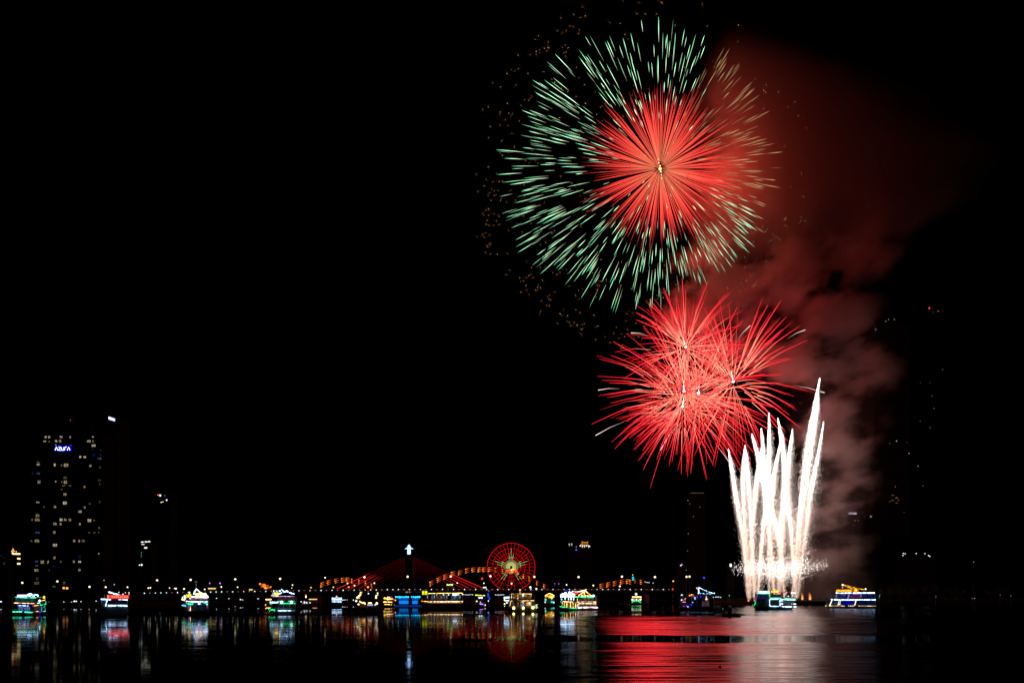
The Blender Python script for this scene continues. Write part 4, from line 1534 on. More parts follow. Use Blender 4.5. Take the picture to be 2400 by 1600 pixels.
for (x0, x1, y, c, lab) in [(488, 505.5, 1378.3, glow('bar_amber', (1, .66, .2), 1.2), 'long amber light bar of a kiosk behind the white-roofed boat'),
                            (584, 592, 1381, glow('bar_amber', (1, .66, .2), 1.2), 'short amber light bar of a kiosk in the dark middle of the bridge'),
                            (623, 636, 1404, warm, 'warm light bar of a pontoon touching the boat with the green lamp band'),
                            (724, 743, 1403.5, glow('bar_amber', (1, .66, .2), 1.2), 'warm light bar of a pontoon behind the little boat with a red mast lamp'),
                            (1047, 1061.5, 1369.5, lamp_lime, 'lime green light bar among the red cables'),
                            (1132, 1140, 1376, lamp_w, 'white light bar under the red lantern')]:
    Y = 1120 if y > 1395 else BY + 16
    a, b = P(x0, y, Y), P(x1, y, Y)
    root = thing('kiosk', lab, 'kiosk', ((a.x + b.x) / 2, Y, 2.0 if y > 1395 else a.z - 4))
    h = a.z - root.location.z
    w = (b.x - a.x) / 2
    mb = MB()
    mb.box(-w, w, .3, 5, -3 if y > 1395 else -2, h - .8)
    mb.build('wall', boatdark, root)
    mb = MB()
    mb.box(-w - .4, w + .4, -.3, 5.4, h + .5, h + .9)
    mb.build('roof', steel, root)
    mb = MB()
    mb.tube([(-w, 0, h), (w, 0, h)], 0.52, 7)
    mb.build('light_bar', c, root)


# ------------------------------------------------------------------ boats
class Boat:
    """measured in photo pixels at the boat's own distance: x along the face, up from the waterline"""

    def __init__(s, name, label, cx, wl, L, W, yaw, group='lit excursion boats on the river', cat='boat'):
        s.D = KW / (wl - HZ)
        s.k = s.D / F
        s.cx, s.wl, s.L, s.W, s.th = cx, wl, L, W, math.radians(yaw)
        p = P(cx, wl, s.D)
        face = math.atan2(-p.x, p.y)
        s.root = thing(name, label, cat, (p.x, p.y, 0), face + s.th, group)

    def pt(s, X, Y, out=0.25, face=None):
        c, sn = math.cos(s.th), math.sin(s.th)
        du = X - s.cx
        h = (s.wl - Y) * s.k
        u = (du - s.W / 2 * sn) / c
        if face == 'F' or (face is None and (-s.L / 2 <= u <= s.L / 2 or abs(sn) < 0.05)):
            return Vector((u * s.k, -s.W / 2 * s.k - out, h))
        if u < 0:
            v = (-s.L / 2 * c - du) / sn
            return Vector((-s.L / 2 * s.k - out, v * s.k, h))
        v = (s.L / 2 * c - du) / sn
        return Vector((s.L / 2 * s.k + out, v * s.k, h))

    def tube(s, name, pts, r, m, out=0.25, n=6, face=None):
        mb = MB()
        mb.tube([s.pt(x, y, out, face) for x, y in pts], r * s.k * 0.68, n)
        return mb.build(name, m, s.root)

    def ball(s, name, x, y, r, m, out=0.3, sc=(1, 1, 1), face=None):
        mb = MB()
        mb.ball(s.pt(x, y, out, face), r * s.k, 0, 10, 7, sc)
        return mb.build(name, m, s.root)

    def bulbs(s, name, pts, r, m, out=0.3):
        """string of bulbs along a cable"""
        mb = MB()
        for x, y in pts:
            mb.ball(s.pt(x, y, out), r * s.k * rng.uniform(.75, 1.2), 0, 7, 5)
        mb.tube([s.pt(x, y, out) for x, y in pts], 0.04, 4)
        return mb.build(name, m, s.root)

    def panel(s, name, x0, x1, y0, y1, m, out=0.12, parent=None, thick=0.1, skew=0):
        a, b = s.pt(x0, y0, out), s.pt(x1, y0, out)
        h0, h1 = (s.wl - y1) * s.k, (s.wl - y0) * s.k
        d = (b - a).normalized()
        nrm = Vector((-d.y, d.x, 0)) * thick
        sk = d * (skew * s.k)
        mb = MB()
        vs = []
        for o in (Vector((0, 0, 0)), nrm):
            for p, h, q in ((a, h0, sk), (b, h0, sk), (b, h1, 0), (a, h1, 0)):
                v = Vector((p.x, p.y, h)) + o
                if q:
                    v += q
                vs.append(v)
        mb.add(vs, [(0, 1, 2, 3), (7, 6, 5, 4), (1, 0, 4, 5), (2, 1, 5, 6), (3, 2, 6, 7), (0, 3, 7, 4)])
        return mb.build(name, m, parent or s.root)

    def hull(s, h, m, bow=0, flare=4.0, rake=3.0):
        """bow: -1 pointed at the low end, +1 at the high end, 0 blunt both ends"""
        k, L, W = s.k, s.L / 2, s.W / 2
        n = 9
        top, bot = [], []
        for side in (-1, 1):
            rng_ = range(n) if side < 0 else range(n - 1, -1, -1)
            for i in rng_:
                t = i / (n - 1) * 2 - 1
                tp = 1.0
                if bow and t * bow > 0.55:
                    tp = 1 - ((t * bow - 0.55) / 0.45) ** 2 * 0.75
                top.append(((t * (L + 1.5)) * k, side * (W + 0.8) * tp * k, h * k))
                bot.append(((t * (L - (rake if (t > 0) == (bow >= 0) else rake * .4))) * k, side * (W - flare * .5) * tp * k, -0.6))
        m_ = len(top)
        mb = MB()
        mb.add(bot + top, [tuple(range(m_, 2 * m_)), tuple(range(m_))[::-1]] + [(i, (i + 1) % m_, m_ + (i + 1) % m_, m_ + i) for i in range(m_)])
        o = mb.build('hull', m, s.root)
        f = MB()
        f.tube([(x, y, h * k + 0.05) for x, y, z in top] + [(top[0][0], top[0][1], h * k + 0.05)], 0.12, 5)
        f.build('rubbing_strake', steel, o)
        return o

    def box(s, name, x0, x1, h0, h1, m, w=None, inset=0.0, parent=None):
        """block given by local length coordinates in pixels from the boat centre"""
        W = (s.W / 2 if w is None else w / 2) - inset
        mb = MB()
        mb.box(x0 * s.k, x1 * s.k, -W * s.k, W * s.k, h0 * s.k, h1 * s.k)
        return mb.build(name, m, parent or s.root)

    def pillars(s, x0, x1, h0, h1, n, m=None, inset=0.5):
        W = s.W / 2 - inset
        for i in range(n):
            x = x0 + (x1 - x0) * i / (n - 1)
            for sg in (-1, 1):
                mb = MB()
                mb.tube([(x * s.k, sg * W * s.k, h0 * s.k), (x * s.k, sg * W * s.k, h1 * s.k)], 0.35 * s.k, 6)
                mb.build('pillar', m or boatpaint, s.root)

    def rail(s, x0, x1, h0, h1, n=14):
        W = s.W / 2 - .2
        mb = MB()
        loop = [(x0, -W), (x1, -W), (x1, W), (x0, W), (x0, -W)]
        for hh in (h1, (h0 + h1) / 2):
            mb.tube([(x * s.k, y * s.k, hh * s.k) for x, y in loop], 0.05, 4)
        for i in range(n):
            x = x0 + (x1 - x0) * i / (n - 1)
            for sg in (-1, 1):
                mb.tube([(x * s.k, sg * W * s.k, h0 * s.k), (x * s.k, sg * W * s.k, h1 * s.k)], 0.04, 4)
        mb.build('railing', steel, s.root)

    def two_decks(s, hh, d1, d2, m=None, upin=3, glass=True, hullm=None, bow=0, cabin=True, rake=3.0):
        """hull top at hh, upper deck at d1, roof at d2 (pixels above the water)"""
        L = s.L / 2
        m = m or boatdark
        s.hull(hh, hullm or boatdark, bow, rake=rake)
        s.box('lower_deck', -L, L, hh, hh + 1.0, deckm)
        if cabin:
            c = s.box('lower_cabin', -L + 3, L - 3, hh + 1.0, d1 - 1.4, m, inset=1.6)
            if glass:
                n = max(3, int(s.L / 9))
                for i in range(n):
                    a = -L + 4 + (s.L - 8) * i / n
                    b = -L + 4 + (s.L - 8) * (i + .82) / n
                    mb = MB()
                    y = -(s.W / 2 - 1.6) * s.k
                    mb.box(a * s.k, b * s.k, y - .06, y - .01, (hh + (d1 - hh) * .38) * s.k, (d1 - 3) * s.k)
                    mb.build('window', glassm, c)
        s.box('upper_deck', -L, L, d1 - 1.4, d1, deckm)
        s.pillars(-L + 1, L - 1, hh + 1, d1 - 1.4, max(4, int(s.L / 11)))
        s.rail(-L + .5, L - .5, d1, d1 + 3.2)
        s.pillars(-L + upin, L - upin, d1, d2 - 1.3, max(4, int(s.L / 12)))
        s.box('roof', -L + upin - 1, L - upin + 1, d2 - 1.3, d2, m)


def boats():
    GL, GS = 'lit excursion boats on the river', 'small lit boats far out'
    # 1 green and white
    b = Boat('tour_boat', 'two-deck boat below the apartment tower, green strips, blue cabin and one yellow lamp', 68, 1439, 51, 58, -22)
    b.two_decks(6, 27, 40, upin=0)
    b.tube('light_strip', [(35, 1432), (54, 1432.4)], 1.35, mint, .4)
    b.tube('light_strip', [(60, 1432.8), (75.5, 1433.8)], 1.4, mint, .4)
    b.tube('light_strip', [(38, 1411.8), (60, 1412.6), (80, 1413)], .75, warm, .4)
    b.tube('light_strip', [(84, 1412.6), (89, 1411.4)], .7, white, .4)
    b.tube('light_strip', [(46.5, 1417.8), (67.5, 1418.6)], .5, white, .5)
    b.panel('emissive_panel', 43, 70, 1414.2, 1419.6, glow('blue_wall_glow', (0, 0, .8), .35), 0.3)  # tube's blue light on the cabin wall put into an emissive panel
    b.panel('window', 47, 70, 1420.4, 1430.5, window_glow('blue_room', (.16, .30, .75), .42), .2)
    b.panel('window', 40, 80, 1401.5, 1410.5, window_glow('teal_room', (.03, .16, .18), .30), .2)
    b.tube('light_strip', [(39.5, 1398.4), (62, 1399.5), (81, 1399.5)], 1.1, mint, .4)
    b.panel('roof_sign', 44.5, 63, 1393.2, 1397.8, hotwhite, .4, thick=.3)
    b.tube('roof_ornament', [(64, 1395), (68, 1391.8), (72.5, 1390.6), (77, 1392.6), (84, 1393.4), (84.5, 1397)], 1.6, white, .5)
    b.tube('roof_ornament', [(67, 1396), (74, 1394), (80, 1397)], 1.2, white, .5)
    b.ball('lamp', 97.5, 1399, 3.4, yellow, .5, (.8, .8, 1))
    b.ball('lamp', 89, 1406.8, 2.2, white, .4)
    b.ball('lamp', 77.5, 1418.6, 1.6, glow('magenta_lamp', (.55, .03, .5), 1.0), .4)
    b.ball('lamp', 89, 1433.5, 2.0, blue, .4)
    for (p0, p1, m) in [((86, 1399), (92, 1398.2), green), ((92.5, 1407), (100.5, 1405.5), warm), ((91, 1417.5), (102, 1415), mint), ((97.5, 1422), (101.8, 1419.6), mint),
                        ((92.8, 1422), (93, 1432.5), cyan), ((101.2, 1424), (101.2, 1431), cyan), ((102.2, 1408), (102.2, 1416), green), ((77, 1433), (86, 1431.4), warm),
                        ((96.5, 1432.5), (101.5, 1431.4), mint), ((90.5, 1411), (90.5, 1418), green), ((80, 1418.5), (88, 1417), warm)]:
        b.tube('light_strip', [p0, p1], .5, m, .4)
    # 2 red sign
    b = Boat('tour_boat', 'boat with a long red lit sign under a white wave of light', 268, 1440.5, 58, 20, 2)
    b.two_decks(19, 37, 49, upin=8, m=boatdark)
    b.tube('light_strip', [(255, 1418.6), (262, 1418.2), (280, 1417.9), (296.5, 1418.8)], 2.0, white, .5)
    b.tube('light_strip', [(239, 1403.2), (252, 1403.6), (261, 1404.2)], 1.4, white, .5)
    b.tube('light_strip', [(277, 1404.2), (297, 1404.6)], .9, white, .5)
    b.tube('light_strip', [(252.5, 1404.6), (250.8, 1412), (249.2, 1419)], 1.4, white, .5)
    sg = b.panel('sign', 255.5, 299.5, 1394.0, 1401.3, redsign, .35, thick=.3)
    b.panel('lamp', 252.6, 255.4, 1394.2, 1401, orange, .35)
    for i, x in enumerate([262, 266.5, 271, 275.5, 280.5, 285, 289.5, 294]):
        b.panel('lettering', x, x + rng.uniform(2, 3.4), 1395.2 + rng.uniform(0, .8), 1400, glow('red_sign_letters', (1, .12, .04), 2.6), .85, sg, .05)
    b.tube('roof_ornament', [(255.5, 1386.6), (260, 1387.6), (270, 1391.2), (280, 1392.4)], 1.7, white, .5)
    b.tube('ornament_bracket', [(256, 1388), (256, 1393.5)], .5, steel, .5)
    for x, y, r in [(278, 1387, 1.0), (286.8, 1391.5, 1.5), (292.3, 1388, .9), (300, 1391, 1.2), (299.8, 1387.6, 1.1)]:
        b.ball('lamp', x, y, r, lamp_w, .4, face='F')
        b.tube('ornament_bracket', [(x, y), (x, 1394)], .15, steel, .4, face='F')
    b.panel('window', 252, 295, 1405.6, 1415, window_glow('dark_blue_room', (.03, .05, .25), .12), .2)
    # 3 white roof with mast
    b = Boat('tour_boat', 'white-roofed boat with a triangular white roof light, tall mast and yellow lamps at the bow', 461, 1438, 49, 34, 14)
    b.two_decks(8, 29, 39, upin=0)
    b.tube('mast', [(459.2, 1379), (459.2, 1362.5)], .6, glow('mast_tube', (.5, .65, .62), .6), .5, face='F')
    b.tube('mast_spreader', [(455.5, 1362.3), (463, 1362.3)], .35, glow('mast_tube', (.5, .65, .62), .6), .5, face='F')
    b.tube('roof_ornament', [(454, 1392), (456, 1386), (460, 1379.4), (463, 1382), (467, 1386.5), (473, 1390), (480, 1393), (484.5, 1396)], 1.7, hotwhite, .5, face='F')
    b.panel('roof_sign', 458, 482, 1389.5, 1395.5, warm, .4, thick=.3)
    b.tube('light_strip', [(447.5, 1397.6), (468, 1397.9), (486, 1398.3)], 2.0, white, .5)
    b.tube('light_strip', [(449, 1400.2), (485, 1400.6)], .5, pink, .5)
    b.panel('lantern', 441, 447.5, 1391.5, 1399, yellow, .6, thick=.8)
    for x, y, r, m in [(444.5, 1387.8, 2.2, lamp_w), (437, 1396.5, 2.8, lamp_w), (431.8, 1403.6, 2.6, lamp_warm), (435.5, 1404.5, 2.4, lamp_warm), (432, 1399, 1.6, lamp_w), (446, 1401.6, 1.6, lamp_warm), (438, 1401, 2.3, lamp_w)]:
        b.ball('lamp', x, y, r, m, .5)
    b.panel('window', 449, 485, 1402, 1407.8, window_glow('pale_room', (.5, .38, .36), .35), .2)
    b.tube('light_strip', [(440, 1407.8), (452, 1409.4), (470, 1409.2), (484.5, 1409.2)], 1.0, white, .5)
    b.tube('light_strip', [(440, 1411), (442, 1414.8), (452.5, 1415.4)], .9, mint, .5)
    b.tube('light_strip', [(442, 1412.8), (453.5, 1413.2)], .6, green, .5)
    b.tube('light_strip', [(475, 1412.4), (481.5, 1412.4)], 1.1, green, .5)
    b.tube('light_strip', [(430, 1417.6), (439, 1419.2)], .9, mint, .5)
    b.tube('light_strip', [(432, 1415.4), (440, 1416.8)], .7, purple, .5)
    b.tube('light_strip', [(447, 1417.4), (446.2, 1430)], .7, warm, .5)
    b.tube('light_strip', [(443.5, 1419), (443.2, 1429.5)], .9, purple, .5)
    b.tube('light_strip', [(484, 1417), (484, 1424)], .8, glow('magenta_lamp', (.55, .03, .5), 1.0), .5)
    b.ball('lamp', 483.2, 1415.2, 1.9, mint, .5)
    b.ball('lamp', 461, 1414, 2.0, blue, .5)
    b.ball('lamp', 466.5, 1413.8, 2.0, white, .5, (1.5, 1, .9))
    # 4 green band
    b = Boat('tour_boat', 'boat with a wide green lamp band holding two white floodlights, yellow lantern on top', 664, 1437, 56, 24, 6)
    b.two_decks(7, 25, 41, upin=0)
    b.tube('light_strip', [(640, 1397), (660, 1396.5), (690.5, 1396.8)], .8, glow('lilac_tube', (.75, .5, 1), 1.6), .5)
    b.panel('lantern', 644.3, 652.3, 1386.8, 1396, yellow, .5, thick=1)
    b.panel('lantern', 639.4, 643.4, 1387.5, 1395.6, skyblue, .5, thick=1)
    b.ball('lamp', 647, 1383.4, .9, yellow, .6)
    b.ball('lamp', 642, 1384, 1.3, white, .6)
    b.ball('lamp', 637.6, 1394.6, 1.4, lamp_or, .6)
    b.tube('roof_ornament', [(653.5, 1391.4), (657, 1389.6), (661, 1388)], 1.7, white, .5)
    b.tube('roof_ornament', [(659, 1379.4), (662, 1382.6), (666.5, 1386.8), (671, 1384), (675.5, 1386.6)], 1.5, white, .5)
    b.bulbs('bulb_string', [(679, 1388), (681.5, 1389), (683.5, 1390.2), (685.8, 1390.6), (688, 1391)], 1.5, white)
    b.ball('lamp', 655.8, 1384, 1.7, white, .6)
    b.tube('ornament_bracket', [(661, 1382), (661, 1396)], .25, steel, .4)
    b.tube('ornament_bracket', [(682, 1390), (681, 1396)], .25, steel, .4)
    b.panel('window', 652, 690, 1399.5, 1406.5, window_glow('rose_room', (.24, .07, .10), .22), .2)
    b.tube('light_strip', [(651, 1408.2), (667.5, 1407.8)], .8, green, .5)
    b.tube('light_strip', [(675.5, 1407.9), (691, 1408.4)], .8, green, .5)
    b.tube('light_strip', [(636, 1413.7), (664, 1413), (691.5, 1413.3)], 1.2, green, .5)
    b.panel('sign', 636, 652, 1409.2, 1412.4, white, .5)
    b.ball('lamp', 660, 1410.2, 3.3, hotwhite, .6)
    b.ball('lamp', 682.5, 1410.2, 3.3, hotwhite, .6)
    b.tube('light_strip', [(651.5, 1430), (666, 1429.7), (683, 1430)], 1.0, white, .5)
    b.tube('light_strip', [(685, 1430.2), (690, 1430.2)], .5, lamp_dim, .5)
    b.tube('light_strip', [(635, 1430.6), (644.5, 1431)], .7, mint, .5)
    b.panel('sign', 637, 644.5, 1426.6, 1429.4, green, .5)
    b.tube('light_strip', [(632.6, 1428), (633.6, 1423.4)], .9, green, .5)
    b.panel('window', 636, 657, 1416, 1425, window_glow('faint_room', (.10, .16, .17), .15), .2)
    b.tube('light_strip', [(644, 1423), (650, 1423.6)], .5, glow('dull_red', (.5, .03, .05), .4), .5)
    # 5 little boat with mast lamp
    b = Boat('small_boat', 'tiny dim boat with a red and white mast lamp and a few white deck lamps', 717, 1421, 30, 10, 0, GS)
    b.hull(5, boatdark, 1)
    b.box('cabin', -9, 8, 5, 11, boatdark, inset=1)
    b.box('roof', -10, 9, 11, 12, boatpaint)
    b.tube('mast', [(717, 1409), (717, 1393)], .35, steel)
    b.ball('lamp', 717, 1397.2, 2.1, lamp_warm, .3, (.8, .8, 1.6))
    b.ball('lamp', 716.8, 1393.6, 1.5, lamp_red, .3)
    for x, y, r, m in [(706, 1409, 1.2, lamp_w), (713.8, 1411, 2.0, lamp_w), (713.5, 1408, 1.1, lamp_pur), (719, 1411.5, 1.6, lamp_w), (726.5, 1411.5, 1.4, lamp_w), (710, 1412.5, .9, lamp_dim)]:
        b.ball('lamp', x, y, r, m, .5)
    # 6 blue white
    b = Boat('small_boat', 'small boat with a crowded blue-white roof light and one red lamp on top', 789, 1418.5, 24, 10, 0, GS)
    b.two_decks(4, 9.5, 13, upin=0, glass=False)
    b.panel('roof_sign', 778.5, 800.5, 1400.4, 1405, hotwhite, .5, thick=.5)
    for x in (780, 787, 790, 794, 799):
        b.ball('lamp', x, 1401, 2.2, skyblue, .6)
    b.ball('lamp', 789, 1395.6, 1.5, lamp_red, .3)
    b.ball('lamp', 789, 1398.4, 1.8, pink, .4)
    b.tube('light_strip', [(778, 1409), (800, 1409.4)], .7, white, .5)
    b.panel('window', 780, 798, 1410.4, 1414, window_glow('faint_blue_room', (.05, .12, .22), .15), .4)
    # 7 dark junk with yellow lamps
    b = Boat('junk_boat', 'dark high-ended boat with yellow lantern clusters on both masts and two warm light bars amidships', 860, 1433, 52, 16, 0)
    b.hull(11, boatwood, 1)
    b.box('cabin', -16, -1, 11, 17, boatwood, inset=2)
    b.box('roof', -18, 1, 17, 18, boatwood)
    b.tube('mast', [(843, 1421), (846, 1386)], .5, steel, -2)
    b.tube('mast', [(883, 1421), (883.5, 1386)], .5, steel, -2)
    for x, y, r, m in [(838, 1399.3, 2.7, lamp_warm), (841.5, 1395.5, 2.0, lamp_warm), (844.5, 1391, 1.8, yellow), (847.6, 1387.4, 1.4, gold), (845, 1387.6, 1.3, lamp_warm), (846.4, 1392.6, 1.6, orange),
                       (843.2, 1394.6, 1.3, white), (842, 1399.5, 1.9, orange), (835.4, 1407.4, 2.5, lamp_w), (840.7, 1415.2, 2.1, lamp_warm), (855.6, 1414.6, 1.3, lamp_warm), (884.6, 1389, 1.7, lamp_warm),
                       (884.6, 1393, 1.3, lamp_warm), (881.4, 1395.4, 1.9, lamp_warm), (881.2, 1399.6, 2.2, lamp_warm), (882.8, 1413, 2.8, lamp_warm), (879, 1416.4, 1.5, lamp_w), (863.6, 1390.4, 1.5, lamp_w), (862.8, 1385.2, .9, lamp_red)]:
        b.ball('lantern', x, y, r, m, .5)
    b.tube('light_strip', [(842.5, 1408.2), (848, 1411), (856, 1412.2)], 2.2, warm, .6)
    b.tube('light_strip', [(863, 1412.2), (871, 1412.4)], 1.7, warm, .6)
    b.panel('canopy', 861, 874, 1414.4, 1418.4, glow('pale_canopy', (.55, .62, 1), .7), .5)
    for x in (861.5, 873.3):
        b.tube('canopy_leg', [(x, 1418.4), (x, 1425)], .4, glow('pale_leg', (.5, .5, .8), .15), .5)
    b.tube('mast', [(863, 1420), (863, 1384)], .25, steel, -1)
    # 8 small warm
    b = Boat('small_boat', 'small boat next to the blue pier with warm strips on three levels', 913, 1420.5, 23, 18, -14, GS)
    b.two_decks(4, 12, 21, upin=0, glass=False)
    b.tube('light_strip', [(906.5, 1402.6), (920, 1402.6)], 1.5, warm, .5)
    b.tube('light_strip', [(920, 1402.4), (926, 1406)], .7, pink, .5)
    b.ball('lamp', 902.8, 1401, 2.8, yellow, .5, (1.4, 1, .8))
    for x, y, r, m in [(909.5, 1398.6, 1.7, lamp_w), (913.2, 1399, 1.4, lamp_w), (917.5, 1399, 1.9, redl), (909.5, 1406.6, .9, lamp_warm), (925.6, 1406, 1.3, orange)]:
        b.ball('lamp', x, y, r, m, .5)
    b.tube('light_strip', [(899.6, 1409.6), (919, 1410)], 1.0, warm, .5)
    b.tube('light_strip', [(902.5, 1415.4), (914, 1415.6)], .8, warm, .5)
    b.tube('light_strip', [(917, 1416), (923, 1417)], .6, warm, .5)
    b.panel('window', 902, 919, 1411, 1414.4, window_glow('amber_room', (.3, .17, .06), .2), .3)
    # 10 long yellow barge
    b = Boat('tour_boat', 'long low boat with a yellow roof line and a bright white strip along its side', 1037, 1424, 96, 26, 0)
    b.two_decks(11, 15.5, 34.5, upin=1, m=boatwood, hullm=boatwood, cabin=False, bow=-1)
    b.box('cabin', -32, 38, 15.5, 20, boatwood, inset=3)
    b.tube('light_strip', [(1004, 1389.9), (1040, 1389.3), (1084, 1388.9)], .95, glow('lemon_tube', (1, .72, .14), 2.6), .5)
    b.tube('light_strip', [(1004.5, 1409.8), (1012, 1409.2), (1084.5, 1408.8)], 1.45, glow('creamy_tube', (1, .66, .36), 3), .5)
    b.tube('light_strip', [(987.5, 1407.6), (1004, 1408.8)], .65, warm, .5)
    b.tube('light_strip', [(1006, 1412), (1082, 1412.4)], .5, glow('amber_reflex', (.6, .30, .12), .7), .5)  # reflection of the strip above, painted as a dim emissive line
    for x0, x1 in ((990, 994.8), (996, 1001.8)):
        b.panel('sign', x0, x1, 1384, 1392.6, lemon, .5)
    b.ball('lamp', 1066, 1392.6, 2.6, hotwhite, .5, (2.3, 1, .95))
    for x, y, r in [(1023.8, 1392.8, 1.0), (1039.6, 1392.8, 1.5), (1051.2, 1392.8, 1.6), (1074.5, 1392.5, 1.5)]:
        b.ball('lamp', x, y, r, lamp_w, .5)
    b.ball('lamp', 1083.6, 1391.6, 1.5, lamp_warm, .5)
    W2 = [(1011, 1016, 'u'), (1020.5, 1028, 'o'), (1030, 1043, 'w'), (1058, 1069, 'u'), (1072, 1076.5, 'd')]
    for x0, x1, c in W2:
        col, k = dict(u=((.05, .30, .55), .45), o=((.45, .13, .03), .30), w=((.25, .36, .42), .28), d=((.12, .2, .4), .2))[c]
        b.panel('window', x0, x1, 1394.4, 1403.4, window_glow('boat_room_' + c, col, k), .1)
    for x in (1002.2, 1018.4, 1047.3, 1077.8):
        b.tube('light_strip', [(x, 1394), (x, 1401.5)], .55, glow('pale_blue_post', (.55, .65, 1), 1.0), .5)
    # 11 small violet
    b = Boat('small_boat', 'small dark boat with a yellow-green roof strip and one violet strip low on its side', 1125.5, 1421, 25, 12, 0, GS)
    b.two_decks(5, 16, 26, upin=0, glass=False)
    b.tube('light_strip', [(1114, 1393.4), (1125, 1394.2), (1136.5, 1394.8)], 1.3, glow('lime_tube', (.85, .85, .05), 2), .5)
    b.ball('lamp', 1124, 1399.8, 1.8, white, .5, (1.7, 1, .8))
    b.ball('lamp', 1129, 1399.8, 1.6, white, .5, (1.5, 1, .8))
    b.ball('lamp', 1117.5, 1408, 1.6, lamp_warm, .5)
    b.ball('lamp', 1126, 1410, 1.0, lamp_w, .5)
    b.ball('lamp', 1137, 1417, 1.5, lamp_w, .5)
    b.tube('light_strip', [(1123.5, 1413.8), (1133, 1415.6)], 1.2, glow('violet_tube', (.6, .2, 1), 2.6), .5)
    b.panel('window', 1117, 1135, 1401.6, 1411, window_glow('violet_room', (.10, .04, .14), .15), .2)
    # 12 blue beacon post
    Yb = 800
    p = P(1145.5, 1421, Yb)
    r = thing('beacon_post', 'slender blue lit post standing in the river between two boats, small red lamp on top', 'beacon', (p.x, Yb, 0))
    k = Yb / F
    mb = MB()
    mb.tube([(0, 0, -2), (0, 0, 37 * k)], .3, 6)
    mb.build('post', steel, r)
    mb = MB()
    mb.ball((-.5, -.6, 28 * k), 2.4 * k, 0, 8, 6, (.7, .6, 2.2))
    mb.ball((.6, -.6, 20 * k), 2.0 * k, 0, 8, 6, (.7, .6, 2.0))
    mb.build('blue_lamp', glow('beacon_blue', (0, .10, 1), 1.0), r)
    mb = MB()
    mb.ball((0, 0, 37.5 * k), 1.6 * k, 0, 8, 6)
    mb.build('top_lamp', glow('dull_rose_lamp', (0.75, 0.28, 0.24), 0.5), r)
    mb = MB()
    mb.ball((-.3, -.5, 14 * k), 1.4 * k, 0, 8, 6)
    mb.build('deck_lamp', lamp_w, r)
    # 13 golden
    b = Boat('tour_boat', 'golden-lit boat seen end on with three bright yellow round lamps over a leafy bow', 1223, 1430.5, 54, 44, 16)
    b.two_decks(6, 24, 40, upin=3, m=boatwood, hullm=boatwood)
    for pts in ([(1201, 1391.2), (1222, 1390.9), (1246, 1391)], [(1199.5, 1407.4), (1225, 1406.9), (1250.5, 1406.4)]):
        b.tube('light_strip', pts, 1.1, gold, .5)
    for pts in ([(1201.3, 1391), (1200.6, 1402)], [(1213.2, 1392), (1213.2, 1403)], [(1231.4, 1392), (1231.6, 1397)], [(1245, 1391), (1243.5, 1396)], [(1198.6, 1408.4), (1197.3, 1419.5)]):
        b.tube('light_strip', pts, .8, gold, .5)
    for x, y, r in [(1203.4, 1423.6, 3.3), (1225.6, 1423.4, 3.0), (1248, 1422.6, 3.4)]:
        b.ball('lamp', x, y, r, glow('big_yellow_lamp', (1, .86, .30), 5), .7)
    b.panel('window', 1219, 1228.5, 1409.2, 1420, window_glow('bluish_room', (.30, .40, .50), .6), .3)
    b.panel('window', 1232, 1246, 1409.6, 1418.5, window_glow('golden_room', (.75, .45, .18), .7), .3)
    b.panel('window', 1201, 1216, 1409.4, 1420, window_glow('brown_room', (.35, .19, .06), .35), .3)
    b.panel('window', 1202.5, 1245, 1393.4, 1402, window_glow('golden_gallery', (.45, .25, .07), .35), .25)
    b.ball('lamp', 1240.2, 1412.6, 2.6, lamp_warm, .6)
    b.ball('lamp', 1225, 1394.2, 2.1, white, .6)
    b.ball('lamp', 1204, 1399.4, 1.3, pink, .6)
    b.ball('lamp', 1224.5, 1409.6, 1.3, lamp_warm, .6)
    b.tube('mast', [(1221, 1391), (1221, 1382)], .4, steel, -2, face='F')
    b.ball('mast_lamp', 1221, 1382.4, 1.9, glow('salmon_lamp', (1, .55, .4), 1.6), -2, face='F')
    b.ball('mast_lamp', 1221, 1387.6, 1.0, glow('salmon_lamp', (1, .55, .4), 1.6), -2, face='F')
    b.tube('light_strip', [(1183, 1399.6), (1196, 1399)], 2.1, white, .5)
    b.tube('light_strip', [(1183, 1406.6), (1194, 1406.2)], 1.3, white, .5)
    for x, y, r in [(1184, 1414.6, 1.9), (1189.8, 1411.6, 1.9), (1183.6, 1403, 1.5), (1184, 1420, 1.0)]:
        b.ball('lamp', x, y, r, lamp_warm, .5)
    mb = MB()
    for i in range(420):
        q = b.pt(rng.uniform(1199, 1257), rng.uniform(1421, 1432), rng.uniform(.2, 1.4), 'F')
        mb.tetra(q, rng.uniform(.10, .3), 0, None, rng.uniform(0, 6))
    for i in range(120):
        q = b.pt(1254 + rng.gauss(0, 2.5), 1419 + rng.gauss(0, 3), rng.uniform(.2, 1.4), 'F')
        mb.tetra(q, rng.uniform(.10, .3), 0, None, rng.uniform(0, 6))
    mb.build('foliage', surf('garland_leaves', (.14, .16, .03), .7), b.root)
    mb = MB()
    for i in range(26):
        mb.ball(b.pt(1255 + rng.gauss(0, 2.2), 1419 + rng.gauss(0, 3), 1.5, 'F'), .16, 0, 6, 4)
    mb.build('fairy_light', glow('fairy_warm', (.9, .9, .5), 1.6), b.root)
    # 14 small pitched
    b = Boat('small_boat', 'small boat with a glowing pitched yellow roof and a green lamp below it', 1288, 1417.5, 21, 12, 0, GS)
    b.two_decks(4, 12, 21, upin=0, glass=False)
    b.tube('light_strip', [(1277.5, 1395.4), (1283, 1392.4), (1288, 1389.4), (1293, 1392.2), (1298.5, 1395)], 1.1, warm, .6)
    b.panel('roof_sign', 1287.5, 1298.5, 1394.2, 1399.4, yellow, .5)
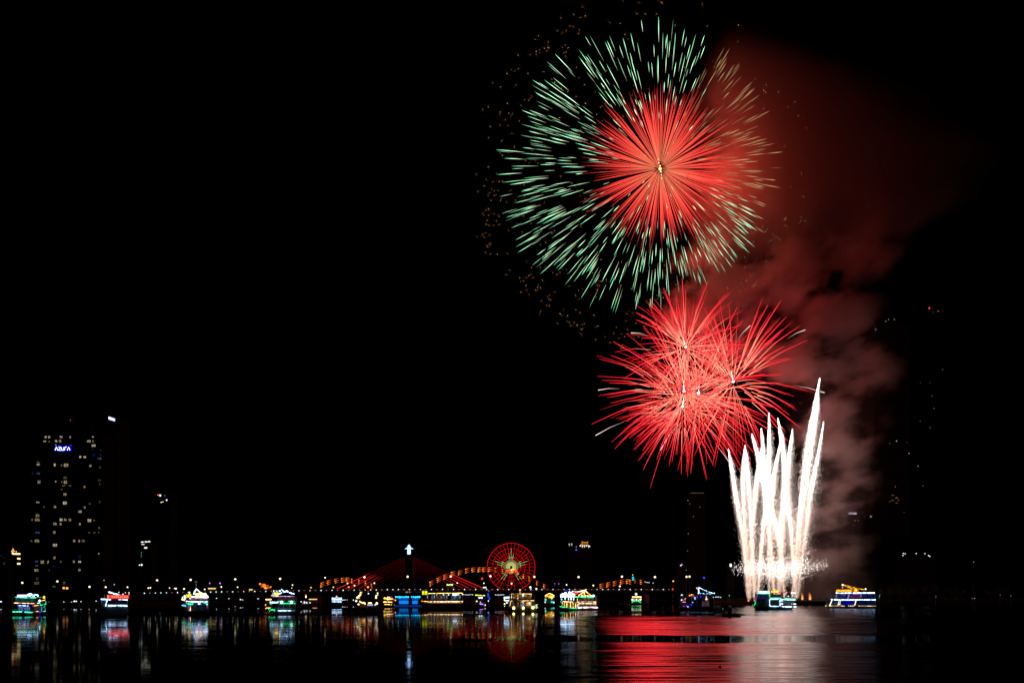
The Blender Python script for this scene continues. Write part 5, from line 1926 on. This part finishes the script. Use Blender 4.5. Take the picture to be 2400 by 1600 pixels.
    b.panel('roof_sign', 1278, 1287, 1394.6, 1398, glow('orange_sign', (1, .4, .03), 1.6), .5)
    for x, y, r, m in [(1279.6, 1398.6, 1.5, redl), (1278.8, 1404.4, 2.0, mint), (1277.8, 1410, 1.6, lamp_w), (1292.6, 1409.4, 1.9, green), (1297.4, 1411, 2.2, skyblue), (1293, 1401, 2.0, lamp_warm), (1287, 1399.8, 1.0, lamp_warm)]:
        b.ball('lamp', x, y, r, m, .6)
    # 15 big white
    b = Boat('tour_boat', 'brightest boat, with a white-hot floodlit bow and a swept pinkish roof line', 1357, 1428.5, 72, 46, 20)
    b.two_decks(5, 18.5, 32, upin=2, m=boatpaint, hullm=boatdark)
    b.panel('roof_sign', 1317, 1334, 1390.5, 1398.5, hotwhite, .5, thick=.4)
    b.panel('roof_sign', 1334, 1346, 1391.5, 1398.8, hotwhite, .5, thick=.4)
    for x, y, r in [(1318.5, 1394.4, 2.6), (1323, 1391.8, 2.6), (1328.6, 1389.2, 2.6), (1334, 1387.8, 2.4), (1339.5, 1390.6, 2.6), (1344.6, 1392.8, 2.4), (1317.8, 1398, 2.0)]:
        b.ball('floodlight', x, y, r, hotwhite, .8)
    for x in (1326.6, 1332.2, 1338, 1343.6):
        b.tube('light_strip', [(x, 1399), (x + .2, 1405)], 1.3, white, .5)
    b.ball('lamp', 1331, 1385.2, 2.9, blue, .5)
    b.tube('roof_ornament', [(1336.8, 1385), (1340, 1388.4), (1343.4, 1391)], 1.5, yellow, .8)
    b.tube('roof_ornament', [(1340.5, 1384.8), (1350, 1386), (1358, 1385.6), (1364, 1383.4), (1370.5, 1382.4)], 1.4, glow('blush_tube', (1, .74, .68), 2.4), .6)
    b.panel('sign', 1344.6, 1353.4, 1388.2, 1391.6, redsign, .5)
    b.bulbs('bulb_string', [(1370.5, 1382.8), (1373.6, 1385.4), (1376, 1387.8), (1379.4, 1390.4), (1381.8, 1393)], 1.4, warm)
    b.bulbs('bulb_string', [(1370, 1383.4), (1366, 1387.2), (1362.5, 1389.6), (1359.5, 1392.2), (1357, 1394.4)], 1.2, warm)
    b.tube('light_strip', [(1370, 1384), (1368, 1393)], .7, warm, .6)
    b.bulbs('bulb_string', [(1357, 1394.8), (1364.4, 1394.6), (1371.6, 1394.8), (1378, 1394.8), (1384.6, 1395)], 1.6, warm)
    b.ball('lamp', 1390, 1394.6, 2.7, white, .6)
    b.tube('light_strip', [(1347, 1397.8), (1370, 1397.8), (1391.5, 1398.2)], .9, mint, .6)
    b.tube('light_strip', [(1361, 1399.2), (1390, 1399.6)], .6, green, .6)
    b.tube('light_strip', [(1351, 1409.8), (1375, 1409.2), (1396, 1409.6)], 1.05, glow('creamy_tube', (1, .66, .36), 3), .6)
    b.tube('light_strip', [(1354, 1424), (1353.4, 1415.5), (1356, 1413.4), (1375, 1413.4), (1396, 1413.8)], .95, glow('creamy_tube', (1, .66, .36), 3), .6)
    b.tube('light_strip', [(1354, 1423.4), (1362, 1422.6), (1380, 1422.2), (1399, 1422.6)], 1.9, glow('rosy_white_tube', (1, .72, .76), 3), .6)
    b.tube('light_strip', [(1321, 1408.4), (1342, 1409.8)], 1.0, warm, .5)
    b.tube('light_strip', [(1352.5, 1399), (1352.6, 1407)], .6, glow('lime_tube', (.85, .85, .05), 2), .5)
    for i, x in enumerate((1319, 1325, 1330.8, 1336.8, 1342.8, 1348.8)):
        b.tube('light_strip', [(x + (1.2 if i == 0 else 0), 1410), (x, 1420.6 + i * .5)], .7, gold if i < 2 else warm, .5)
    b.tube('light_strip', [(1314, 1420.4), (1320, 1422), (1334, 1423.4), (1351, 1424.8)], .9, green, .6)
    b.tube('light_strip', [(1316, 1409), (1319, 1411)], .7, mint, .6)
    b.ball('lamp', 1351, 1420.4, 1.6, blue, .5)
    b.ball('lamp', 1318, 1403.6, 2.0, skyblue, .5)
    b.panel('window', 1356, 1390, 1401, 1406.6, window_glow('amber_saloon', (.35, .24, .14), .3), .3)
    b.panel('window', 1358, 1394, 1415.4, 1420, window_glow('dusky_saloon', (.3, .25, .2), .25), .3)
    # 16 small green arch
    b = Boat('small_boat', 'small round boat with a white top lamp, yellow roof and a green arc of light', 1491.5, 1417, 23, 12, 0, GS)
    b.hull(4, boatdark)
    b.box('cabin', -9, 9, 4, 15, boatdark, inset=1)
    b.box('roof', -11, 11, 17, 18, boatdark)
    b.pillars(-10, 10, 4, 17, 3)
    b.ball('lamp', 1491, 1391.4, 2.9, lamp_w, .3)
    b.tube('mast', [(1491, 1399), (1491, 1392)], .4, steel)
    b.tube('light_strip', [(1482, 1397.8), (1491, 1397.8), (1503, 1398.2)], 1.5, warm, .5)
    b.tube('light_strip', [(1484, 1399.8), (1501, 1399.8)], .7, yellow, .5)
    for x, y, r in [(1482.4, 1404.6, 2.5), (1501, 1404, 2.4), (1491.6, 1404, 1.8), (1496, 1405.4, 1.3), (1488, 1405, 1.2)]:
        b.ball('lamp', x, y, r, lamp_warm if r > 2 else lamp_w, .6)
    b.tube('light_strip', [(1480.8, 1411.4), (1484, 1408.6), (1491, 1407), (1498, 1408.4), (1502, 1411)], 1.0, green, .6)
    # 17 bulb strung dark boat
    b = Boat('tour_boat', 'dark boat with a triangle of bulbs on its roof and scattered coloured lamps', 1634, 1430.5, 80, 22, 0)
    b.two_decks(8, 31, 38, upin=6, rake=6)
    b.bulbs('bulb_string', [(1637, 1376.5), (1640, 1377.4), (1643.5, 1379), (1647, 1380.6), (1651, 1382.4), (1655, 1384), (1659, 1385.8), (1663, 1387), (1667, 1388.8), (1670, 1389.6), (1673, 1389)], 1.0, white)
    b.bulbs('bulb_string', [(1637.2, 1377), (1637.2, 1380), (1637.4, 1383), (1637.6, 1386), (1637.4, 1388.4), (1636.6, 1390)], 1.1, white)
    b.bulbs('bulb_string', [(1638, 1389), (1641, 1389.6), (1648, 1390), (1651, 1391.6), (1655, 1390.2), (1658, 1390.4), (1661, 1390), (1664, 1391)], 1.1, skyblue)
    b.tube('mast', [(1637, 1393), (1637, 1375)], .3, steel)
    b.ball('lamp', 1633.4, 1377.4, 1.9, lamp_or, .4)
    b.ball('lamp', 1637.8, 1374.6, 1.3, lamp_blue, .4)
    for x, y, r, m in [(1616.8, 1394.6, 1.7, lamp_or), (1621, 1392.8, 1.6, orange), (1624.6, 1393, 1.2, orange), (1604, 1405.2, 2.4, redl), (1598.4, 1405, 1.6, lamp_w), (1606.5, 1402.2, 1.0, lamp_w), (1629, 1400.2, 1.7, skyblue),
                       (1629, 1403, 1.3, skyblue), (1655.2, 1403, 2.2, glow('peach_lamp', (1, .6, .36), 2.4)), (1654.8, 1397.8, 1.2, lamp_w), (1619.8, 1416, 2.0, blue), (1612.8, 1421, 1.3, lamp_w), (1602, 1409.6, 1.0, pink),
                       (1606, 1410, .9, lamp_w), (1642, 1397, 1.6, blue), (1623.6, 1410.5, .9, lamp_w), (1622, 1397.4, .8, lamp_pur), (1626, 1397.4, .8, lamp_pur), (1634, 1397.4, .8, lamp_pur), (1603, 1420, .9, lamp_pur), (1609.5, 1419, .9, lamp_pur)]:
        b.ball('lamp', x, y, r, m, .6)
    b.tube('light_strip', [(1596.5, 1393.4), (1601, 1393.2)], .9, white, .5)
    b.panel('window', 1645, 1662, 1407, 1420, window_glow('mauve_room', (.22, .15, .22), .25), .2)
    b.panel('window', 1595, 1611, 1408, 1420, window_glow('violet_room', (.10, .04, .14), .35), .2)
    # 19 green boat before the fountains
    b = Boat('tour_boat', 'boat in front of the fountains with green edges and white framed windows', 1814, 1428.5, 90, 24, 0)
    b.two_decks(8.5, 26, 42, upin=2, rake=8, glass=False)
    b.box('wheelhouse', -42, -11, 9.5, 39, boatdark, inset=.3)
    b.panel('window', 1777, 1801, 1392.5, 1402.5, window_glow('wheelhouse_glass', (.02, .05, .16), .35), .35)
    b.tube('light_strip', [(1775.6, 1392.2), (1775.2, 1398), (1772.6, 1405.4)], .85, purple, .5, face='F')
    b.tube('light_strip', [(1772.6, 1408.4), (1771.4, 1413), (1769.6, 1418)], .8, green, .5, face='F')
    b.ball('lamp', 1766, 1417.2, 1.0, lamp_green, .5, face='F')
    b.panel('roof_sign', 1779.4, 1803.5, 1384.2, 1389.6, glow('icy_sign', (.3, 1, .85), 2.0), .5, thick=.4)
    b.ball('floodlight', 1790, 1387, 3.2, hotwhite, .9, (2.6, 1, .9))
    b.tube('light_strip', [(1776, 1390.4), (1804, 1390.6)], .7, green, .6)
    b.panel('roof_sign', 1807.6, 1824, 1383.4, 1387.4, yellow, .5)
    b.tube('light_strip', [(1825.5, 1386.6), (1852, 1387.2)], 1.0, redl, .6)
    b.tube('light_strip', [(1852.6, 1388.6), (1862, 1389)], 1.1, white, .7)
    b.tube('light_strip', [(1804.5, 1400.8), (1816, 1400.6), (1830, 1401.8)], .9, mint, .6)
    b.tube('light_strip', [(1837, 1401.8), (1862.6, 1401.8)], .9, mint, .6)
    b.tube('light_strip', [(1804, 1391.4), (1803.4, 1396), (1804.4, 1400.4)], .4, green, .6)
    b.tube('light_strip', [(1825, 1403.2), (1806, 1403.4), (1804, 1405), (1804.4, 1418), (1806, 1419.6), (1824.5, 1420)], .8, white, .6)
    b.tube('light_strip', [(1863, 1404.6), (1832, 1403.8), (1827.6, 1405.6), (1827.2, 1412), (1828, 1419.8)], 1.0, white, .6)
    b.tube('light_strip', [(1831.5, 1420.4), (1854.5, 1420.6)], 1.2, white, .6)
    b.tube('light_strip', [(1858, 1420.8), (1863.6, 1420.6)], 1.2, white, .6)
    for x, y, r, sc in [(1831.4, 1414, 2.0, (1.6, 1, .9)), (1860.4, 1414.4, 2.1, (1.7, 1, .8)), (1832, 1407.4, 1.4, (1.3, 1, .8)), (1853.8, 1414.2, .9, (1, 1, 1)), (1839.4, 1391.2, 1.3, (1, 1, 1)), (1846.4, 1396.2, 1.5, (1, 1, 1)), (1855.8, 1394, 1.0, (1, 1, 1)), (1841.4, 1387.8, 1.2, (1, 1, 1))]:
        b.ball('lamp', x, y, r, lamp_w, .7, sc)
    b.panel('window', 1806, 1823, 1406, 1417.6, window_glow('green_dim_room', (.05, .09, .06), .22), .3)
    b.panel('window', 1834, 1858, 1406.6, 1412, window_glow('sage_room', (.22, .27, .20), .3), .3)
    b.panel('window', 1806, 1830, 1392, 1399, window_glow('dim_teal_gallery', (.03, .13, .11), .3), .3)
    # 20 blue boat
    b = Boat('tour_boat', 'blue-lit boat past the fountains with slanted yellow pillars and an orange roof sign', 1994, 1424.5, 110, 30, 0)
    b.two_decks(6, 20, 36.5, upin=11, rake=7)
    b.tube('light_strip', [(1961, 1388.6), (1973, 1389.2), (1996, 1388.8)], 1.15, white, .6)
    b.tube('light_strip', [(1998.6, 1389.2), (2016, 1388.8), (2046, 1388.6)], 1.5, white, .6)
    b.tube('light_strip', [(1950.5, 1404), (1968, 1404.4), (1986, 1405), (2010, 1404.6), (2030, 1404.4), (2048, 1404.6)], 1.45, glow('bluish_white_tube', (.34, .60, 1), 7), .6)
    for x0, x1 in ((1942, 1956), (1959, 1980.5), (2011, 2015.4), (2018, 2027.5), (2030, 2042), (2044, 2050)):
        b.tube('light_strip', [(x0, 1418.7), (x1, 1419.2)], .7, glow('straw_tube', (1, .76, .46), 1.8 if x0 < 2000 else .9), .6)
    for x in (1938.6, 1989.4, 1994, 1998.6):
        b.ball('lamp', x, 1418.8, 1.1, lamp_warm, .6)
    for pts, r in (([(1952, 1405.6), (1949.6, 1412), (1947.6, 1418)], 1.3), ([(1949, 1412), (1946.4, 1418)], .6), ([(1968.4, 1405.6), (1965.6, 1416)], .7), ([(1971, 1405.6), (1969.6, 1415)], .8), ([(1965, 1416), (1971, 1415.6)], 1.0),
                   ([(2005.6, 1405.6), (2004, 1412), (2002.4, 1418)], 1.3)):
        b.tube('light_strip', pts, r, glow('cream_pillar', (1, .80, .48), 2.0), .6)
    for pts, r, m in (([(1990.6, 1390), (1988.4, 1398), (1986.6, 1404)], .9, glow('ice_blue_pillar', (.3, .5, 1), 1.1)), ([(1963, 1393), (1961.4, 1402.4)], .6, cyan), ([(2017, 1390), (2016, 1398)], 1.2, glow('grey_pillar', (.5, .55, .62), .55)),
                      ([(1974, 1390.5), (1973.6, 1394)], .5, glow('grey_pillar', (.5, .55, .62), .55)), ([(1978.4, 1390.5), (1979, 1396)], .5, glow('grey_pillar', (.5, .55, .62), .55))):
        b.tube('light_strip', pts, r, m, .6)
    b.panel('window', 1966, 1987, 1391, 1402.6, window_glow('indigo_room', (.07, .04, .30), .42), .3)
    b.panel('window', 1992, 2014, 1391, 1402.6, window_glow('plum_room', (.20, .03, .22), .42), .3)
    b.panel('window', 2020, 2046, 1391, 1402.6, window_glow('navy_room', (.01, .02, .22), .40), .3)
    b.panel('window', 1974, 2001, 1406.6, 1414.6, glow('blue_lit_wall', (0, 0, .75), .4), .35)  # cabin wall lit blue by the strips, painted as an emissive panel
    b.panel('window', 1953, 1966, 1406.6, 1416, window_glow('slate_room', (.07, .12, .25), .3), .3)
    b.panel('window', 2008, 2045, 1406.6, 1416, window_glow('navy_room_low', (.01, .03, .14), .25), .3)
    sg = b.panel('sign', 1961, 1997.6, 1380.8, 1386.2, glow('amber_sign_back', (.75, .22, .01), .75), .4, thick=.3)
    x = 1961.6
    while x < 1996:
        w = rng.uniform(1.2, 2.2)
        b.panel('lettering', x, x + w, 1380.4 + rng.uniform(0, 1.6), 1386, glow('amber_letters', (1, .42, .03), 1.7), .85, sg, .05)
        x += w + .8
    b.panel('lantern', 1999.4, 2011.6, 1377.6, 1386.6, glow('red_glow_box', (1, .06, .01), 1.0), .4, thick=.6)
    b.ball('lantern', 2005, 1382.4, 3.7, yellow, .9)
    b.tube('roof_ornament', [(1976, 1369.6), (1984, 1373.8), (1992, 1376.8), (2000, 1379.6)], .95, glow('amber_tube', (1, .46, .02), 1.8), .6)
    b.tube('roof_ornament', [(1977, 1368.6), (1990, 1373.2), (2002, 1376.6), (2014, 1379.4), (2022.6, 1381.6)], .75, glow('amber_tube', (1, .46, .02), 1.8), .6)
    b.tube('roof_ornament', [(2012, 1378.6), (2018, 1380), (2022.4, 1381.2)], 1.3, glow('amber_tube2', (1, .58, .02), 1.6), .6)
    b.tube('ornament_bracket', [(1976, 1371), (1976, 1381)], .3, steel, .4)
    b.tube('ornament_bracket', [(2022, 1382), (2022, 1388)], .3, steel, .4)
    b.ball('lamp', 1976, 1370, 2.3, lamp_warm, .7)
    b.ball('lamp', 1975.4, 1376.4, 1.2, pink, .7)
    b.ball('lamp', 2026.4, 1379.6, 2.0, lamp_warm, .7)
    b.tube('ornament_bracket', [(2026.4, 1380), (2026.4, 1388)], .25, steel, .4)
    b.panel('emissive_panel', 2055.2, 2057.2, 1395, 1400, glow('teal_stern_lamp', (0, .3, .42), .9), .4)
    b.tube('stern_rail', [(2046, 1404), (2057, 1400), (2057, 1404)], .3, steel, .4)


boats()


# ------------------------------------------------------------------ the unlit skiff with two people, buoys
def limb_mesh(chains, name, m, parent, sub=1):
    """one continuous skin over a skeleton given as chains of (point, radius)"""
    vs, es, rs = [], [], []
    idx = {}
    for ch in chains:
        prev = None
        for p, r in ch:
            key = tuple(round(c, 3) for c in p)
            if key not in idx:
                idx[key] = len(vs)
                vs.append(p)
                rs.append(r)
            i = idx[key]
            if prev is not None and prev != i:
                es.append((prev, i))
            prev = i
    me = bpy.data.meshes.new(name)
    me.from_pydata(vs, es, [])
    o = bpy.data.objects.new(name, me)
    C.objects.link(o)
    sk = o.modifiers.new('skin', 'SKIN')
    for i, v in enumerate(me.skin_vertices[0].data):
        v.radius = (rs[i], rs[i])
        v.use_root = (i == 0)
    ss = o.modifiers.new('smooth', 'SUBSURF')
    ss.levels = ss.render_levels = sub
    dg = bpy.context.evaluated_depsgraph_get()
    m2 = bpy.data.meshes.new_from_object(o.evaluated_get(dg))
    m2.name = name
    bpy.data.objects.remove(o)
    m2.materials.clear()
    m2.materials.append(m)
    o = bpy.data.objects.new(name, m2)
    C.objects.link(o)
    if parent:
        o.parent = parent
    return o


def sitting_person(loc, rz, label, lean, look):
    """seated, hips at the origin, facing +x"""
    root = thing('person', label, 'person', loc, rz)
    hip, chest, neck = (0, 0, .10), (lean * .6, 0, .42), (lean, 0, .60)
    head = (lean + .05 + look * .02, 0, .76)
    ch = [[(hip, .15), ((lean * .3, 0, .26), .15), (chest, .17), (neck, .06), (head, .10), ((head[0] + .01, 0, head[2] + .09), .075)]]
    for sg in (-1, 1):
        ch.append([(chest, .17), ((chest[0], sg * .20, .52), .07), ((chest[0] + .10, sg * .25, .28), .05), ((chest[0] + .32, sg * .16, .20), .038), ((chest[0] + .40, sg * .14, .20), .03)])
        for f in range(4):
            ch.append([((chest[0] + .40, sg * .14, .20), .03), ((chest[0] + .46, sg * (.11 + .02 * f), .195 - .01 * abs(f - 1)), .009), ((chest[0] + .49 - .008 * abs(f - 1), sg * (.11 + .02 * f), .165), .008)])
        ch.append([((chest[0] + .40, sg * .14, .20), .03), ((chest[0] + .42, sg * .10, .22), .009)])
        ch.append([(hip, .15), ((.02, sg * .10, .06), .10), ((.44, sg * .13, .10), .075), ((.46, sg * .13, -.32), .05), ((.47, sg * .13, -.36), .045), ((.58, sg * .13, -.38), .035)])
    b = limb_mesh(ch, 'body', clothm, root)
    mb = MB()
    mb.ball((head[0] + .02, 0, head[2] + .02), .115, 0, 12, 9, (.95, .82, 1.12))
    mb.ball((head[0] + .135, 0, head[2]), .02, 0, 6, 4, (1.2, .8, 1.2))
    for sg in (-1, 1):
        mb.ball((head[0] + .11, sg * .035, head[2] + .03), .014, 1, 6, 4)
        mb.ball((head[0] + .01, sg * .10, head[2] + .01), .026, 0, 6, 4, (.8, .5, 1.2))
    mb.ball((head[0] + .118, 0, head[2] - .05), .018, 1, 6, 4, (.5, 1.5, .4))
    mb.build('face', [skinm, clothm], b)
    mb = MB()
    mb.ball((head[0] - .005, 0, head[2] + .05), .12, 0, 10, 7, (1, .9, .95))
    mb.build('hair', surf('dark_hair', (.01, .009, .008), .6), b)
    return root


def standing_person(loc, rz, label, lean):
    """standing on the boards at the origin, facing +x"""
    root = thing('person', label, 'person', loc, rz)
    hip, belly, chest, neck = (0, 0, .92), (lean * .3, 0, 1.10), (lean * .7, 0, 1.34), (lean, 0, 1.50)
    head = (lean + .04, 0, 1.64)
    ch = [[(hip, .14), (belly, .14), (chest, .17), (neck, .06), (head, .10), ((head[0] + .01, 0, head[2] + .08), .07)]]
    for sg in (-1, 1):
        hand = (chest[0] + .26, sg * .20, .98)
        ch.append([(chest, .17), ((chest[0], sg * .20, 1.42), .07), ((chest[0] + .03, sg * .27, 1.15), .05), (hand, .036)])
        for f in range(4):
            ch.append([(hand, .036), ((hand[0] + .05, sg * (.17 + .02 * f), .93 - .008 * abs(f - 1)), .010), ((hand[0] + .06, sg * (.17 + .02 * f), .88), .008)])
        ch.append([(hand, .036), ((hand[0] + .05, sg * .15, .97), .010)])
        ch.append([(hip, .14), ((.01, sg * .10, .82), .10), ((.05, sg * .14, .46), .068), ((-.02, sg * .16, .10), .048), ((-.01, sg * .16, .04), .045), ((.13, sg * .17, .03), .034)])
    b = limb_mesh(ch, 'body', clothm, root)
    mb = MB()
    mb.ball((head[0] + .02, 0, head[2] + .02), .115, 0, 12, 9, (.95, .82, 1.12))
    mb.ball((head[0] + .135, 0, head[2]), .02, 0, 6, 4, (1.2, .8, 1.2))
    for sg in (-1, 1):
        mb.ball((head[0] + .11, sg * .035, head[2] + .03), .014, 1, 6, 4)
        mb.ball((head[0] + .01, sg * .10, head[2] + .01), .026, 0, 6, 4, (.8, .5, 1.2))
    mb.ball((head[0] + .118, 0, head[2] - .05), .018, 1, 6, 4, (.5, 1.5, .4))
    mb.build('face', [skinm, clothm], b)
    mb = MB()
    mb.ball((head[0] - .005, 0, head[2] + .05), .12, 0, 10, 7, (1, .9, .95))
    mb.build('hair', surf('dark_hair', (.01, .009, .008), .6), b)
    return root


def skiff():
    wl = 1445.5
    D = KW / (wl - HZ)
    k = D / F
    c = P(1713, wl, D)
    root = thing('skiff', 'unlit black workboat between the red and the white reflections, green lamp at one end', 'boat', (c.x, c.y, 0))
    mb = MB()
    n = 13
    top, bot, inn = [], [], []
    for side in (-1, 1):
        for i in (range(n) if side < 0 else range(n - 1, -1, -1)):
            t = i / (n - 1) * 2 - 1
            w = 1.05 * (1 - max(0, -t - .25) ** 2 * 1.5) * (1 if t < .9 else .92)
            z = .62 + .35 * max(0, -t) ** 2
            top.append((t * 4.0 - .1 * (t < -.9), side * max(w, .06), z))
            bot.append((t * 3.5 + .2, side * max(w * .6, .04), -.35))
            inn.append((t * 3.8, side * max(w - .12, .03), z - .03))
    m = len(top)
    fs = [(i, (i + 1) % m, m + (i + 1) % m, m + i) for i in range(m)] + [tuple(range(m))[::-1]]
    fs += [(m + i, m + (i + 1) % m, 2 * m + (i + 1) % m, 2 * m + i) for i in range(m)] + [tuple(range(2 * m, 3 * m))]
    mb.add(bot + top + inn, fs)
    mb.build('hull', surf('black_hull', (.02, .02, .022), .7), root)
    dk = surf('black_gear', (.02, .02, .022), .7)
    mb = MB()
    mb.box(-1.35, .2, -.75, .75, .60, 3.55)
    mb.build('wheelhouse', dk, root)
    mb = MB()
    mb.box(-1.6, .45, -.9, .9, 3.55, 3.70)
    mb.box(-1.0, -.1, -.5, .5, 3.70, 4.35)
    mb.build('roof', dk, root)
    for y in (-.78, .76):
        mb = MB()
        mb.box(-1.1, .0, y, y + .02, 2.3, 3.2)
        mb.build('window', glassm, root)
    for nm, pts in (('mast', [(-3.45, 0, .6), (-3.4, 0, 3.35)]), ('davit', [(1.9, .5, .6), (2.2, .5, 3.2), (3.6, .5, 1.2)]),
                    ('antenna', [(-.55, 0, 4.3), (-.55, 0, 5.3)]), ('boathook', [(2.3, -.5, .6), (2.3, -.5, 1.9)])):
        mb = MB()
        mb.tube(pts, .05, 6)
        mb.build(nm, dk, root)
    mb = MB()
    mb.ball((-3.4, -.05, 3.5), .16, 0, 8, 6)
    mb.build('green_lamp', lamp_green, root)
    mb = MB()
    mb.box(3.72, 4.15, -.25, .25, .45, 1.15)
    mb.tube([(4.0, 0, .5), (4.05, 0, -.5)], .09, 6)
    mb.build('outboard_motor', dk, root)
    for x in (-2.9, 1.25, 2.75):
        mb = MB()
        mb.box(x - .25, x + .25, -.8, .8, .72, .80)
        mb.build('thwart', dk, root)
    L = Vector((c.x, c.y, 0))
    standing_person(L + Vector((-3.0, 0, .80)), 0.3, 'person in dark clothes standing upright under the green lamp of the black workboat', .05)
    standing_person(L + Vector((1.45, -.1, .80)), -0.4, 'person in dark clothes leaning forward behind the wheelhouse of the black workboat', .24)
    sitting_person(L + Vector((2.75, .1, .80)), 3.0, 'person in dark clothes sitting by the outboard motor of the black workboat', .05, 0)


skiff()


def buoy(px, py, r, label, m, lampm=None):
    D = KW / (py - HZ)
    p = P(px, py, D)
    k = D / F
    root = thing('buoy', label, 'buoy', (p.x, p.y, 0))
    mb = MB()
    mb.ball((0, 0, r * k * .3), r * k, 0, 12, 8, (1, 1, .9))
    mb.build('float', m, root)
    mb = MB()
    mb.tube([(math.cos(a * .5236) * r * k * .8, math.sin(a * .5236) * r * k * .8, r * k * .7) for a in range(13)], r * k * .1, 5)
    mb.tube([(0, 0, r * k * .9), (0, 0, r * k * 1.8)], r * k * .12, 5)
    mb.build('ring', steel, root)
    if lampm:
        mb = MB()
        mb.ball((0, 0, r * k * 1.9), r * k * .6, 0, 8, 6)
        mb.build('lamp', lampm, root)


buoy(1687, 1563, 3.6, 'small round black buoy floating alone in the red reflection', surf('black_buoy', (.012, .012, .012), .8))
buoy(209, 1431.5, 2.4, 'grey buoy afloat between the green-lit boat and the red-signed boat', surf('grey_buoy', (.5, .5, .5), .6), glow('grey_buoy_lamp', (.6, .6, .6), .35))
buoy(299.5, 1427, 1.4, 'little grey buoy off the stern of the red-signed boat', surf('grey_buoy', (.5, .5, .5), .6), glow('grey_buoy_lamp', (.6, .6, .6), .35))
buoy(551, 1424.5, 2.2, 'grey buoy alone between the white-roofed boat and the green-banded boat', surf('grey_buoy', (.5, .5, .5), .6), glow('grey_buoy_lamp', (.6, .6, .6), .35))
buoy(622.5, 1421, 2.4, 'orange lit buoy just before the boat with the green lamp band', surf('orange_buoy', (.5, .16, .04), .6), glow('orange_buoy_lamp', (1, .33, .08), 2.5))
buoy(375, 1438, 1.3, 'tiny blue lit buoy ahead of the white-roofed boat', surf('grey_buoy', (.5, .5, .5), .6), glow('blue_buoy_lamp', (0, .2, .5), .5))


# ------------------------------------------------------------------ trees on the dark bank
def tree(px, Y, top, wid, label, zb=3.4):
    base = P(px, HZ, Y)
    k = Y / F
    h = CH + (HZ - top) * k - zb
    root = thing('tree', label, 'tree', (base.x, Y, zb), rng.uniform(0, 6), 'trees on the dark bank')
    mb = MB()
    mb.tube([(0, 0, -1), (.1, 0, h * .3), (.3, .2, h * .6)], [h * .035, h * .026, h * .012], 7)
    for i in range(6):
        a = i * 1.05 + rng.uniform(-.3, .3)
        z = h * rng.uniform(.28, .5)
        mb.tube([(.1, 0, z), (math.cos(a) * wid * k * .22, math.sin(a) * wid * k * .22, z + h * .16), (math.cos(a) * wid * k * .38, math.sin(a) * wid * k * .38, z + h * .26)],
                [h * .014, h * .009, h * .004], 5)
    mb.build('trunk', barkm, root)
    mb = MB()
    clumps = []
    for i in range(26):
        d = rand_dir()
        rr = rng.uniform(.35, 1) ** .6
        clumps.append(Vector((d.x * wid * k * .40 * rr, d.y * wid * k * .40 * rr, h * .64 + d.z * h * .28 * rr)))
    for c in clumps:
        for i in range(42):
            q = c + Vector((rng.gauss(0, 1), rng.gauss(0, 1), rng.gauss(0, .8))) * wid * k * .065
            s = rng.uniform(.18, .42)
            u, v = rand_dir() * s, rand_dir() * s
            mb.add([q - u, q + v, q + u, q - v], [(0, 1, 2, 3)])
    mb.build('crown', leafm, root)


for (px, Y, top, wid, lab) in [(2086, 935, 1362, 76, 'dark round-crowned tree rising behind the stern of the blue-lit boat'), (2052, 950, 1376, 44, 'small dark tree half hidden by the roof of the blue-lit boat'),
                               (2128, 940, 1375, 60, 'dark spreading tree next to the round-crowned one'), (2180, 960, 1366, 60, 'dark tree alone on the bank below the long low building'),
                               (2240, 950, 1372, 70, 'dark bushy tree on the black bank, second from the picture edge'), (2330, 945, 1368, 90, 'wide dark tree on the black bank nearest the picture edge')]:
    tree(px, Y, top, wid, lab)
mb = MB()
for i in range(2600):
    px = rng.uniform(1690, 2420)
    q = P(px, 1402.5 + rng.gauss(0, 1.6), 928 + rng.uniform(0, 6))
    s = rng.uniform(.15, .5)
    u, v = rand_dir() * s, rand_dir() * s
    mb.add([q - u, q + v, q + u, q - v], [(0, 1, 2, 3)])
tag(mb.build('bank_grass', leafm), 'low rough grass along the crest of the dark bank', 'grass', kind='stuff')
